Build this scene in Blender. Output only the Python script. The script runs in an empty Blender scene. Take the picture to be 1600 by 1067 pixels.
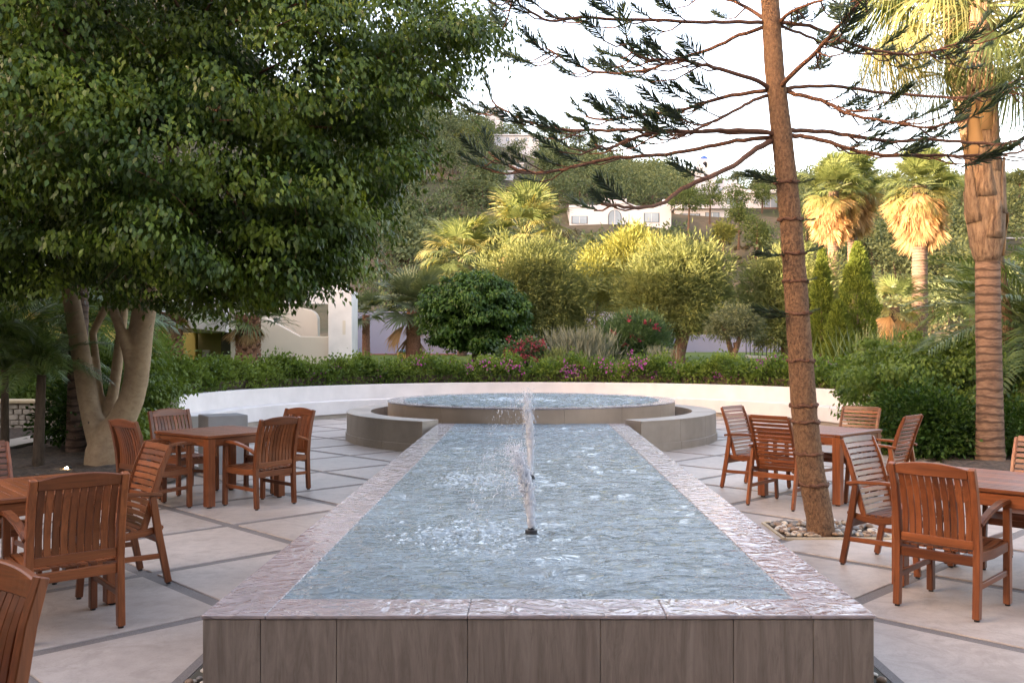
import bpy, bmesh, math, random
import numpy as np
from mathutils import Vector, Matrix, Euler

# ------------------------------------------------------------------ camera, sky, sun, exposure
SC = bpy.context.scene
COL = SC.collection
EYE = 1.64
cam_data = bpy.data.cameras.new('camera')
cam = bpy.data.objects.new('camera', cam_data)
COL.objects.link(cam)
cam.location = (0, 0, EYE)
cam.rotation_euler = (math.radians(90), 0, 0)
cam_data.sensor_width = 36.0
cam_data.lens = 36.0 * 1450 / 1600
cam_data.shift_x = -27 / 1600
cam_data.shift_y = 12.5 / 1600
cam_data.clip_start = 0.05
cam_data.clip_end = 2000
SC.camera = cam

SUN_EL = math.radians(9.5)
SUN_AZ = math.radians(245)          # compass angle from +Y, clockwise: the sun stands left of and behind the camera
world = bpy.data.worlds.new('World')
SC.world = world
world.use_nodes = True
wn = world.node_tree
bg = wn.nodes['Background']
sky = wn.nodes.new('ShaderNodeTexSky')
sky.sky_type = 'NISHITA'
sky.sun_disc = False
sky.sun_elevation = SUN_EL
sky.sun_rotation = SUN_AZ
sky.air_density = 0.8
sky.dust_density = 3.5
sky.ozone_density = 0.6
wn.links.new(sky.outputs[0], bg.inputs[0])
bg.inputs[1].default_value = 0.15

sun_data = bpy.data.lights.new('sun', 'SUN')
sun_data.energy = 3.2
sun_data.angle = math.radians(0.53)
sun_data.color = (1.0, 0.89, 0.73)
sun = bpy.data.objects.new('sun', sun_data)
COL.objects.link(sun)
sdir = Vector((math.sin(SUN_AZ) * math.cos(SUN_EL), math.cos(SUN_AZ) * math.cos(SUN_EL), math.sin(SUN_EL)))
sun.rotation_euler = (-sdir).to_track_quat('-Z', 'Y').to_euler()
sun.location = sdir * 60

SC.view_settings.view_transform = 'Standard'
SC.view_settings.look = 'None'
SC.view_settings.gamma = 1.0
SC.view_settings.exposure = 3.6
SC.view_settings.use_white_balance = True        # the photographer's white balance for open shade
SC.view_settings.white_balance_temperature = 8200
SC.view_settings.white_balance_tint = 22
SC.cycles.max_bounces = 8
SC.cycles.diffuse_bounces = 4
SC.cycles.transmission_bounces = 6
SC.cycles.transparent_max_bounces = 8
SC.cycles.use_denoising = True

# ------------------------------------------------------------------ helpers
PI = math.pi
def at(px, py, Y):
    """Place the eye sees at a spot of the 1600 px wide photograph, Y metres ahead."""
    return Vector(((px - 827) / 1450 * Y, Y, EYE + (546 - py) / 1450 * Y))

def smooth01(t):
    t = min(1, max(0, t))
    return t * t * (3 - 2 * t)

class MB:
    def __init__(s):
        s.v = []; s.f = []
    def add(s, vs, fs):
        b = len(s.v)
        s.v += [tuple(p) for p in vs]
        s.f += [tuple(b + i for i in f) for f in fs]
    def box(s, x0, x1, y0, y1, z0, z1):
        s.add([(x0, y0, z0), (x1, y0, z0), (x1, y1, z0), (x0, y1, z0), (x0, y0, z1), (x1, y0, z1), (x1, y1, z1), (x0, y1, z1)],
              [(0, 3, 2, 1), (4, 5, 6, 7), (0, 1, 5, 4), (1, 2, 6, 5), (2, 3, 7, 6), (3, 0, 4, 7)])
        return s
    def tube(s, pts, rad, n=8, cap=True):
        pts = [Vector(p) for p in pts]
        if not hasattr(rad, '__len__'): rad = [rad] * len(pts)
        ref = None; rings = []
        for i, p in enumerate(pts):
            t = (pts[min(i + 1, len(pts) - 1)] - pts[max(i - 1, 0)]).normalized()
            if ref is None:
                ref = t.orthogonal().normalized()
            ref = (ref - t * ref.dot(t)).normalized()
            b = t.cross(ref)
            rings.append([p + (ref * math.cos(2 * PI * k / n) + b * math.sin(2 * PI * k / n)) * rad[i] for k in range(n)])
        vs = [q for r in rings for q in r]; fs = []
        for i in range(len(pts) - 1):
            for k in range(n):
                a = i * n + k; c = i * n + (k + 1) % n
                fs.append((a, c, c + n, a + n))
        if cap:
            fs.append(tuple(range(n - 1, -1, -1)))
            fs.append(tuple((len(pts) - 1) * n + k for k in range(n)))
        s.add(vs, fs)
        return s
    def sweep(s, pts, w, h, axis='x'):
        """rectangle w (along x) by h swept along points in a plane x = const"""
        pts = [Vector(p) for p in pts]; vs = []; fs = []
        side = Vector((1, 0, 0)) if axis == 'x' else Vector((0, 0, 1))
        m = len(pts)
        for i, p in enumerate(pts):
            t = (pts[min(i + 1, m - 1)] - pts[max(i - 1, 0)]).normalized()
            nrm = side.cross(t).normalized()
            ww = w[i] if hasattr(w, '__len__') else w
            hh = h[i] if hasattr(h, '__len__') else h
            for a, b in ((-1, -1), (1, -1), (1, 1), (-1, 1)):
                vs.append(p + side * (a * ww / 2) + nrm * (b * hh / 2))
        for i in range(m - 1):
            for k in range(4):
                a = i * 4 + k; c = i * 4 + (k + 1) % 4
                fs.append((a, c, c + 4, a + 4))
        fs.append((3, 2, 1, 0)); e = (m - 1) * 4
        fs.append((e, e + 1, e + 2, e + 3))
        s.add(vs, fs)
        return s
    def prism(s, poly, z0, z1):
        """flat polygon in x, y raised from z0 to z1"""
        n = len(poly)
        s.add([(p[0], p[1], z0) for p in poly] + [(p[0], p[1], z1) for p in poly],
              [tuple(range(n - 1, -1, -1)), tuple(range(n, 2 * n))] + [(i, (i + 1) % n, n + (i + 1) % n, n + i) for i in range(n)])
        return s
    def wallprism(s, poly, y0, y1):
        """polygon in x, z pushed from y0 to y1"""
        n = len(poly)
        s.add([(p[0], y0, p[1]) for p in poly] + [(p[0], y1, p[1]) for p in poly],
              [tuple(range(n)), tuple(range(2 * n - 1, n - 1, -1))] + [((i + 1) % n, i, n + i, n + (i + 1) % n) for i in range(n)])
        return s
    def arc(s, c, r0, r1, a0, a1, z0, z1, n):
        vs = []; fs = []
        for i in range(n + 1):
            a = a0 + (a1 - a0) * i / n
            ca, sa = math.cos(a), math.sin(a)
            for r, z in ((r0, z0), (r1, z0), (r1, z1), (r0, z1)):
                vs.append((c[0] + r * ca, c[1] + r * sa, z))
        for i in range(n):
            for k in range(4):
                a = i * 4 + k; b = i * 4 + (k + 1) % 4
                fs.append((a, a + 4, b + 4, b))
        fs.append((0, 1, 2, 3)); e = n * 4
        fs.append((e + 3, e + 2, e + 1, e))
        s.add(vs, fs)
        return s
    def mesh(s, name, bevel=0, smooth=False, segs=1):
        me = bpy.data.meshes.new(name)
        me.from_pydata(s.v, [], s.f)
        bm = bmesh.new(); bm.from_mesh(me)
        bmesh.ops.recalc_face_normals(bm, faces=bm.faces)
        if bevel:
            ed = [e for e in bm.edges if len(e.link_faces) == 2 and e.calc_face_angle(0) > 0.5]
            bmesh.ops.bevel(bm, geom=ed, offset=bevel, segments=segs, affect='EDGES', clamp_overlap=True)
        bm.to_mesh(me); bm.free()
        if smooth: me.shade_smooth()
        return me

def obj(name, me, mat, parent=None, loc=None, rot=None, scale=None):
    if isinstance(me, MB): me = me.mesh(name)
    if mat is not None and len(me.materials) == 0: me.materials.append(mat)
    o = bpy.data.objects.new(name, me)
    COL.objects.link(o)
    if parent is not None: o.parent = parent
    if loc is not None: o.location = loc
    if rot is not None: o.rotation_euler = rot
    if scale is not None: o.scale = scale if hasattr(scale, '__len__') else (scale,) * 3
    return o

def tag(o, label=None, cat=None, group=None, kind=None):
    if label: o['label'] = label
    if cat: o['category'] = cat
    if group: o['group'] = group
    if kind: o['kind'] = kind
    return o

def thing(name, label, cat, loc=(0, 0, 0), rz=0, group=None):
    o = bpy.data.objects.new(name, None)
    o.empty_display_size = 0.1
    COL.objects.link(o)
    o.location = loc; o.rotation_euler = (0, 0, rz)
    return tag(o, label, cat, group)

def copy_tree(o, parent=None):
    c = o.copy(); COL.objects.link(c); c.parent = parent
    for ch in list(o.children): copy_tree(ch, c)
    return c

def np_mesh(name, V, F):
    """V (n,3) float, F (m,k) int: quick mesh of equal polygons"""
    me = bpy.data.meshes.new(name)
    m, k = F.shape
    me.vertices.add(len(V)); me.vertices.foreach_set('co', np.ascontiguousarray(V, dtype=np.float32).ravel())
    me.loops.add(m * k); me.loops.foreach_set('vertex_index', np.ascontiguousarray(F, dtype=np.int32).ravel())
    me.polygons.add(m); me.polygons.foreach_set('loop_start', np.arange(0, m * k, k, dtype=np.int32))
    me.update(calc_edges=True)
    return me

# ------------------------------------------------------------------ materials
MATS = {}
def nodes(name):
    m = bpy.data.materials.new(name); m.use_nodes = True
    MATS[name] = m
    nt = m.node_tree
    return m, nt, nt.nodes['Principled BSDF']

def N(nt, kind, **kw):
    n = nt.nodes.new(kind)
    for k, v in kw.items():
        if k in n.inputs: n.inputs[k].default_value = v
        else: setattr(n, k, v)
    return n

def mixc(nt, fac, a, b, mode='MIX'):
    n = nt.nodes.new('ShaderNodeMix'); n.data_type = 'RGBA'; n.blend_type = mode
    for sock, val in ((n.inputs[0], fac), (n.inputs[6], a), (n.inputs[7], b)):
        if isinstance(val, bpy.types.NodeSocket): nt.links.new(val, sock)
        elif isinstance(val, (int, float)): sock.default_value = val
        else: sock.default_value = tuple(val) + (1,)
    return n.outputs[2]

def ramp(nt, fac, stops):
    r = nt.nodes.new('ShaderNodeValToRGB')
    el = r.color_ramp.elements
    while len(el) < len(stops): el.new(0.5)
    for e, (p, c) in zip(el, stops):
        e.position = p
        e.color = (c, c, c, 1) if isinstance(c, (int, float)) else tuple(c) + (1,)
    nt.links.new(fac, r.inputs[0])
    return r.outputs[0]

def coords(nt, which='Object', scale=(1, 1, 1)):
    tc = nt.nodes.new('ShaderNodeTexCoord')
    if which == 'World':
        g = nt.nodes.new('ShaderNodeNewGeometry'); src = g.outputs['Position']
    else: src = tc.outputs[which]
    mp = nt.nodes.new('ShaderNodeMapping'); mp.inputs['Scale'].default_value = scale
    nt.links.new(src, mp.inputs['Vector'])
    return mp

def noise(nt, vec, scale=5, detail=4, rough=0.55, dist=0):
    n = nt.nodes.new('ShaderNodeTexNoise')
    n.inputs['Scale'].default_value = scale; n.inputs['Detail'].default_value = detail
    n.inputs['Roughness'].default_value = rough; n.inputs['Distortion'].default_value = dist
    nt.links.new(vec.outputs[0], n.inputs['Vector'])
    return n.outputs[0]

def bump(nt, bsdf, h, strength=0.3, dist=0.01, prev=None):
    b = nt.nodes.new('ShaderNodeBump')
    b.inputs['Strength'].default_value = strength; b.inputs['Distance'].default_value = dist
    nt.links.new(h, b.inputs['Height'])
    if prev is not None: nt.links.new(prev, b.inputs['Normal'])
    nt.links.new(b.outputs[0], bsdf.inputs['Normal'])
    return b.outputs[0]

def simple(name, c, rough=0.6, var=0.25, scale=3, which='World', bumps=0.1, bscale=40, bdist=0.01, metal=0, spec=0.5):
    m, nt, b = nodes(name)
    v = coords(nt, which)
    n1 = noise(nt, v, scale, 6)
    dark = tuple(x * (1 - var) for x in c); light = tuple(min(1, x * (1 + var)) for x in c)
    col = mixc(nt, ramp(nt, n1, [(0.3, 0.0), (0.7, 1.0)]), dark, light)
    nt.links.new(col, b.inputs['Base Color'])
    b.inputs['Roughness'].default_value = rough
    b.inputs['Metallic'].default_value = metal
    b.inputs['Specular IOR Level'].default_value = spec
    if bumps: bump(nt, b, noise(nt, v, bscale, 5), bumps, bdist)
    return m

def wood(name, c, axis):
    m, nt, b = nodes(name)
    sc = {'x': (2.0, 30, 30), 'y': (30, 2.0, 30), 'z': (30, 30, 2.0)}[axis]
    v = coords(nt, 'Object', sc)
    oi = nt.nodes.new('ShaderNodeObjectInfo')
    vm = nt.nodes.new('ShaderNodeVectorMath'); vm.operation = 'ADD'
    cmb = nt.nodes.new('ShaderNodeCombineXYZ')
    mul = N(nt, 'ShaderNodeMath', operation='MULTIPLY'); mul.inputs[1].default_value = 50
    nt.links.new(oi.outputs['Random'], mul.inputs[0])
    for k in range(3): nt.links.new(mul.outputs[0], cmb.inputs[k])
    nt.links.new(v.outputs[0], vm.inputs[0]); nt.links.new(cmb.outputs[0], vm.inputs[1])
    n1 = noise(nt, vm, 1.3, 6, 0.65, 0.8)
    n2 = noise(nt, vm, 0.25, 3)
    col = mixc(nt, ramp(nt, n1, [(0.3, 0.0), (0.68, 1.0)]), [x * 0.55 for x in c], [min(1, x * 1.3) for x in c])
    col = mixc(nt, ramp(nt, n2, [(0.35, 0.0), (0.75, 0.55)]), col, (c[0] * 0.55, c[1] * 0.42, c[2] * 0.4))
    hs = nt.nodes.new('ShaderNodeHueSaturation')
    mr = nt.nodes.new('ShaderNodeMapRange'); mr.inputs['To Min'].default_value = 0.62; mr.inputs['To Max'].default_value = 1.32
    nt.links.new(oi.outputs['Random'], mr.inputs['Value']); nt.links.new(mr.outputs[0], hs.inputs['Value'])
    nt.links.new(col, hs.inputs['Color'])
    nt.links.new(hs.outputs[0], b.inputs['Base Color'])
    b.inputs['Roughness'].default_value = 0.36
    b.inputs['Specular IOR Level'].default_value = 0.4
    bump(nt, b, n1, 0.12, 0.002)
    return m

def leafmat(name, c1, c2, c3=None, transl=0.35, rough=0.5, spec=0.25, nscale=0.8):
    """leaves: each leaf its own tint between c1 and c2, noise patches mixed towards c3"""
    m, nt, b = nodes(name)
    g = nt.nodes.new('ShaderNodeNewGeometry')
    col = mixc(nt, g.outputs['Random Per Island'], c1, c2)
    if c3 is not None:
        v = coords(nt, 'Object')
        n1 = noise(nt, v, nscale, 3)
        col = mixc(nt, ramp(nt, n1, [(0.45, 0.0), (0.68, 0.8)]), col, c3)
    nt.links.new(col, b.inputs['Base Color'])
    b.inputs['Roughness'].default_value = rough
    b.inputs['Specular IOR Level'].default_value = spec
    tr = nt.nodes.new('ShaderNodeBsdfTranslucent')
    nt.links.new(mixc(nt, 0.5, col, (c2[0] * 1.6, c2[1] * 1.5, c2[2] * 0.5)), tr.inputs[0])
    mx = nt.nodes.new('ShaderNodeMixShader'); mx.inputs[0].default_value = transl
    out = nt.nodes['Material Output']
    nt.links.new(b.outputs[0], mx.inputs[1]); nt.links.new(tr.outputs[0], mx.inputs[2])
    nt.links.new(mx.outputs[0], out.inputs[0])
    return m

TEAK = (0.21, 0.062, 0.022)
WX, WY, WZ = wood('teak_x', TEAK, 'x'), wood('teak_y', TEAK, 'y'), wood('teak_z', TEAK, 'z')
RUBBER = simple('black_rubber', (0.015, 0.014, 0.014), 0.7, 0.1, bumps=0)

def concrete():
    m, nt, b = nodes('pale_concrete')
    v = coords(nt, 'World')
    oi = nt.nodes.new('ShaderNodeObjectInfo')
    n1 = noise(nt, v, 0.9, 6, 0.6); n2 = noise(nt, v, 9, 8, 0.7); n3 = noise(nt, v, 90, 3, 0.7)
    col = mixc(nt, ramp(nt, n1, [(0.3, 0.0), (0.7, 1.0)]), (0.325, 0.265, 0.228), (0.47, 0.395, 0.345))
    col = mixc(nt, ramp(nt, n2, [(0.42, 0.0), (0.75, 0.6)]), col, (0.25, 0.205, 0.175))
    n4 = noise(nt, v, 2.6, 8, 0.75, 1.5)
    col = mixc(nt, ramp(nt, n4, [(0.5, 0.0), (0.62, 0.45), (0.8, 0.6)]), col, (0.24, 0.195, 0.165))
    col = mixc(nt, ramp(nt, n3, [(0.55, 0.0), (0.75, 0.5)]), col, (0.17, 0.14, 0.125))
    hs = nt.nodes.new('ShaderNodeHueSaturation')
    mr = nt.nodes.new('ShaderNodeMapRange'); mr.inputs['To Min'].default_value = 0.88; mr.inputs['To Max'].default_value = 1.1
    nt.links.new(oi.outputs['Random'], mr.inputs['Value']); nt.links.new(mr.outputs[0], hs.inputs['Value']); nt.links.new(col, hs.inputs['Color'])
    nt.links.new(hs.outputs[0], b.inputs['Base Color'])
    rr = ramp(nt, n1, [(0.3, 0.42), (0.7, 0.6)]); nt.links.new(rr, b.inputs['Roughness'])
    bump(nt, b, n2, 0.15, 0.004)
    return m
CONCRETE = concrete()

def aggregate():
    m, nt, b = nodes('dark_aggregate')
    v = coords(nt, 'World')
    n3 = noise(nt, v, 130, 2, 0.7); n1 = noise(nt, v, 2, 4)
    col = mixc(nt, ramp(nt, n3, [(0.35, 0.0), (0.7, 1.0)]), (0.12, 0.10, 0.09), (0.225, 0.195, 0.18))
    col = mixc(nt, ramp(nt, n1, [(0.4, 0.0), (0.7, 0.5)]), col, (0.12, 0.10, 0.092))
    nt.links.new(col, b.inputs['Base Color']); b.inputs['Roughness'].default_value = 0.7
    bump(nt, b, n3, 0.4, 0.004)
    return m
AGG = aggregate()

def travertine(name, wet):
    m, nt, b = nodes(name)
    v = coords(nt, 'World', (8, 8, 0.9) if not wet else (1.2, 1.2, 1.2))
    oi = nt.nodes.new('ShaderNodeObjectInfo')
    cmb = nt.nodes.new('ShaderNodeCombineXYZ'); vm = nt.nodes.new('ShaderNodeVectorMath')
    mul = N(nt, 'ShaderNodeMath', operation='MULTIPLY'); mul.inputs[1].default_value = 30
    nt.links.new(oi.outputs['Random'], mul.inputs[0])
    for k in range(3): nt.links.new(mul.outputs[0], cmb.inputs[k])
    nt.links.new(v.outputs[0], vm.inputs[0]); nt.links.new(cmb.outputs[0], vm.inputs[1])
    n1 = noise(nt, vm, 1.0, 8, 0.68, 2.2); n2 = noise(nt, vm, 3.2, 8, 0.75, 1.6)
    if wet:
        col = mixc(nt, ramp(nt, n1, [(0.35, 0.0), (0.65, 1.0)]), (0.26, 0.215, 0.215), (0.36, 0.305, 0.305))
    else:
        col = mixc(nt, ramp(nt, n1, [(0.3, 0.0), (0.5, 0.5), (0.72, 1.0)]), (0.145, 0.112, 0.092), (0.30, 0.25, 0.212))
        col = mixc(nt, ramp(nt, n2, [(0.5, 0.0), (0.68, 0.5)]), col, (0.11, 0.082, 0.066))
        col = mixc(nt, ramp(nt, n2, [(0.26, 0.4), (0.38, 0.0)]), col, (0.29, 0.25, 0.225))
    nt.links.new(col, b.inputs['Base Color'])
    if wet:
        b.inputs['Roughness'].default_value = 0.05
        b.inputs['IOR'].default_value = 1.65
        w = coords(nt, 'World', (0.8, 1.0, 1))
        a = noise(nt, w, 7, 2, 0.5, 1.8); c = noise(nt, w, 24, 3, 0.55, 0.8)
        p = bump(nt, b, a, 0.7, 0.04)
        bump(nt, b, c, 0.35, 0.009, p)
    else:
        b.inputs['Roughness'].default_value = 0.38
        bump(nt, b, n2, 0.1, 0.003)
    return m
TRAV = travertine('brown_travertine', False)
TRAVWET = travertine('wet_travertine', True)
BASINSTONE = simple('buff_stone', (0.38, 0.275, 0.20), 0.5, 0.2, 1.2, 'World', 0.12, 30)
RINGSTONE = simple('grey_buff_stone', (0.30, 0.245, 0.195), 0.55, 0.25, 1.5, 'World', 0.15, 35)
WHITEWALL = simple('white_render', (0.625, 0.57, 0.54), 0.8, 0.08, 2.2, 'World', 0.12, 60, 0.004)
CREAMWALL = simple('cream_render', (0.56, 0.475, 0.385), 0.8, 0.06, 0.8, 'World', 0.1, 50, 0.004)
GREYBLOCK = simple('grey_block', (0.24, 0.235, 0.24), 0.7, 0.15, 3)
YELLOW = simple('ochre_render', (0.55, 0.36, 0.09), 0.8, 0.1, 0.8)
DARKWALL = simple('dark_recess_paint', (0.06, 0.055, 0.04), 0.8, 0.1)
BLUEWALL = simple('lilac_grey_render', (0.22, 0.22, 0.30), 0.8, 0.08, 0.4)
TERRACOTTA = simple('terracotta', (0.25, 0.07, 0.05), 0.7, 0.2)
SOIL = simple('bark_soil', (0.075, 0.05, 0.035), 0.95, 0.6, 14, 'World', 0.8, 30, 0.05)
GRASS = simple('lawn_green', (0.075, 0.11, 0.03), 0.9, 0.35, 2.5, 'World', 0.6, 60, 0.04)
GLASS = simple('window_glass', (0.10, 0.13, 0.17), 0.06, 0.3, 0.5, bumps=0)
DARKFRAME = simple('dark_metal', (0.02, 0.02, 0.022), 0.4, 0.1, bumps=0)
LIMESTONE = simple('limestone', (0.40, 0.34, 0.27), 0.8, 0.3, 6, 'World', 0.4, 30, 0.02)
SANDCOPE = simple('sand_coping', (0.55, 0.42, 0.26), 0.8, 0.15, 4)
DOMEBLUE = simple('blue_dome_paint', (0.03, 0.09, 0.32), 0.4, 0.1, bumps=0)

def water(name, base, s1, amp):
    m, nt, b = nodes(name)
    v = coords(nt, 'World', (0.6, 1.15, 1))
    n1 = noise(nt, v, s1, 3, 0.55, 0.8); n2 = noise(nt, v, s1 * 3.3, 4, 0.6, 0.4)
    n0 = noise(nt, v, 0.8, 2)
    col = mixc(nt, ramp(nt, n0, [(0.35, 0.0), (0.65, 1.0)]), base, [x * 1.25 for x in base])
    nt.links.new(col, b.inputs['Base Color'])
    b.inputs['Roughness'].default_value = 0.03
    b.inputs['IOR'].default_value = 1.45
    p = bump(nt, b, n1, amp, 0.07)
    bump(nt, b, n2, amp * 0.6, 0.012, p)
    return m
WATER = water('pool_water', (0.15, 0.198, 0.222), 11.5, 1.0)
WATERFAR = water('basin_water', (0.15, 0.198, 0.222), 9, 1.0)

def foam():
    m, nt, b = nodes('white_water')
    b.inputs['Base Color'].default_value = (0.86, 0.88, 0.92, 1)
    b.inputs['Roughness'].default_value = 0.12
    b.inputs['Transmission Weight'].default_value = 0.55
    b.inputs['IOR'].default_value = 1.2
    return m
FOAM = foam()

def bark(name, c, dark, rings=0, vscale=(14, 14, 3), bs=0.5, bd=0.02):
    m, nt, b = nodes(name)
    v = coords(nt, 'World', vscale)
    n1 = noise(nt, v, 1.5, 7, 0.7, 0.3)
    col = mixc(nt, ramp(nt, n1, [(0.35, 0.0), (0.65, 1.0)]), dark, c)
    v2 = coords(nt, 'World', (1, 1, 1)); n2 = noise(nt, v2, 3.5, 4)
    col = mixc(nt, ramp(nt, n2, [(0.45, 0.0), (0.75, 0.6)]), col, [x * 0.7 for x in c])
    if rings:
        v3 = coords(nt, 'World', (0.6, 0.6, 1)); w = nt.nodes.new('ShaderNodeTexWave'); w.bands_direction = 'Z'
        w.inputs['Scale'].default_value = rings; w.inputs['Distortion'].default_value = 4.5; w.inputs['Detail'].default_value = 3; w.inputs['Detail Scale'].default_value = 1.5
        nt.links.new(v3.outputs[0], w.inputs['Vector'])
        col = mixc(nt, ramp(nt, w.outputs[1], [(0.05, 0.85), (0.35, 0.0)]), col, [x * 0.55 for x in dark])
    nt.links.new(col, b.inputs['Base Color']); b.inputs['Roughness'].default_value = 0.85
    b.inputs['Specular IOR Level'].default_value = 0.2
    bump(nt, b, n1, bs, bd)
    return m
FICUSBARK = bark('smooth_grey_bark', (0.42, 0.30, 0.19), (0.29, 0.195, 0.125), vscale=(7, 7, 9), bs=0.2, bd=0.008)
PINEBARK = bark('flaky_brown_bark', (0.29, 0.16, 0.088), (0.075, 0.038, 0.024), vscale=(34, 34, 20), bs=1.0, bd=0.025)
BRANCHBARK = bark('branch_bark', (0.18, 0.085, 0.052), (0.07, 0.032, 0.022), vscale=(30, 30, 30))
PALMBARK = bark('ringed_palm_bark', (0.275, 0.165, 0.11), (0.12, 0.066, 0.045), 2.6, vscale=(5, 5, 26), bs=0.7)
PALMBARK2 = bark('grey_palm_bark', (0.16, 0.105, 0.08), (0.075, 0.045, 0.035), 2.4, vscale=(5, 5, 22))
BOOTBARK = bark('palm_boot_bark', (0.32, 0.205, 0.13), (0.08, 0.042, 0.027), vscale=(16, 16, 3.5), bs=1.0, bd=0.04)
DARKBARK = bark('dark_bark', (0.12, 0.085, 0.06), (0.05, 0.035, 0.025))
OLIVEBARK = bark('rugged_bark', (0.17, 0.10, 0.07), (0.06, 0.035, 0.025))
DIAMONDBARK = bark('cut_palm_bark', (0.30, 0.14, 0.09), (0.10, 0.05, 0.035), vscale=(12, 12, 12))

L_FICUS = leafmat('ficus_leaves', (0.012, 0.033, 0.006), (0.06, 0.105, 0.015), (0.15, 0.205, 0.024), 0.2, 0.38, 0.25, 1.3)
L_HEDGE = leafmat('hedge_leaves', (0.036, 0.074, 0.016), (0.115, 0.175, 0.033), (0.19, 0.25, 0.05), 0.3, 0.5, 0.2, 1.3)
L_DARK = leafmat('dark_shrub_leaves', (0.012, 0.036, 0.008), (0.038, 0.085, 0.015), (0.06, 0.115, 0.02), 0.25, 0.45, 0.18, 1.5)
L_TAMARISK = leafmat('tamarisk_sprays', (0.07, 0.09, 0.034), (0.14, 0.16, 0.064), (0.15, 0.165, 0.062), 0.35, 0.7, 0.15)
L_YELLOW = leafmat('golden_leaves', (0.125, 0.14, 0.038), (0.21, 0.215, 0.065), None, 0.35, 0.65, 0.15)
L_GREY = leafmat('silver_sprays', (0.10, 0.105, 0.075), (0.21, 0.205, 0.155), None, 0.25, 0.8, 0.1)
L_OLEANDER = leafmat('oleander_leaves', (0.03, 0.065, 0.025), (0.07, 0.115, 0.045), None, 0.25, 0.5, 0.3)
L_OLIVE = leafmat('olive_leaves', (0.07, 0.085, 0.045), (0.13, 0.145, 0.085), None, 0.25, 0.6, 0.2)
L_CYPRESS = leafmat('cypress_sprays', (0.055, 0.085, 0.015), (0.12, 0.15, 0.03), None, 0.25, 0.7, 0.15)
L_FAN = leafmat('fan_palm_leaf', (0.055, 0.085, 0.03), (0.125, 0.155, 0.06), None, 0.35, 0.45, 0.35)
L_FANBLUE = leafmat('grey_fan_leaf', (0.06, 0.085, 0.045), (0.12, 0.15, 0.085), None, 0.3, 0.5, 0.3)
L_FANGOLD = leafmat('yellowing_fan_leaf', (0.12, 0.125, 0.045), (0.225, 0.215, 0.09), None, 0.4, 0.5, 0.3)
L_DEAD = leafmat('dry_fan_leaf', (0.22, 0.125, 0.065), (0.40, 0.25, 0.13), None, 0.3, 0.7, 0.15)
L_PINNATE = leafmat('feather_palm_leaf', (0.05, 0.10, 0.03), (0.14, 0.20, 0.06), None, 0.3, 0.4, 0.35)
L_NEEDLE = leafmat('araucaria_needles', (0.012, 0.028, 0.010), (0.035, 0.06, 0.018), None, 0.1, 0.5, 0.3)
L_HILL = leafmat('hillside_leaves', (0.05, 0.073, 0.037), (0.12, 0.15, 0.08), (0.155, 0.18, 0.09), 0.2, 0.8, 0.1, 0.05)
L_HILLPINE = leafmat('pine_leaves', (0.055, 0.085, 0.032), (0.125, 0.16, 0.06), None, 0.2, 0.8, 0.1)
L_SCRUB = leafmat('dry_scrub', (0.06, 0.045, 0.032), (0.13, 0.105, 0.065), (0.06, 0.07, 0.03), 0.15, 0.9, 0.1, 0.2)
F_PINK = leafmat('magenta_bracts', (0.22, 0.03, 0.17), (0.39, 0.075, 0.31), None, 0.3, 0.6, 0.2)
F_RED = leafmat('red_bracts', (0.17, 0.02, 0.04), (0.32, 0.045, 0.08), None, 0.3, 0.6, 0.2)
# ------------------------------------------------------------------ the ground
def terrain_z(X, Y):
    ys = [-400, 24, 45, 60, 80, 100, 130, 170, 220, 320, 700]
    zs = [-0.3, 0.62, 1.15, 1.6, 3.4, 9, 19, 34, 51, 40, 20]
    b = np.interp(Y, ys, zs)
    k = np.interp(X, [-120, -26, -4, 24, 51, 110, 200], [1.5, 1.15, 1.0, 0.78, 0.60, 0.66, 0.7])
    z = np.where(Y > 100, 9 + (b - 9) * np.interp(Y, [100, 130, 200], [1, 1, 0]) + (b - 9) * k * (1 - np.interp(Y, [100, 130, 200], [1, 1, 0])), b)
    sm = lambda t: np.clip(t, 0, 1) ** 2 * (3 - 2 * np.clip(t, 0, 1))
    z = z + 95 * sm((-X - 50) / 95) * sm((Y + 35) / 75) * sm((420 - Y) / 150)  # added mountain on the left, out of view, shaped to shade the hillside
    gully = np.exp(-((X - 22 - (Y - 110) * 0.12) / 6.0) ** 2) * np.clip((Y - 85) / 20, 0, 1) * np.clip((135 - Y) / 15, 0, 1)
    z = z - 3.0 * gully
    z = z + 0.6 * np.sin(X * 0.11 + Y * 0.05) * np.clip((Y - 70) / 40, 0, 1)
    return z
def tz(x, y): return float(terrain_z(np.array(float(x)), np.array(float(y))))

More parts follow.
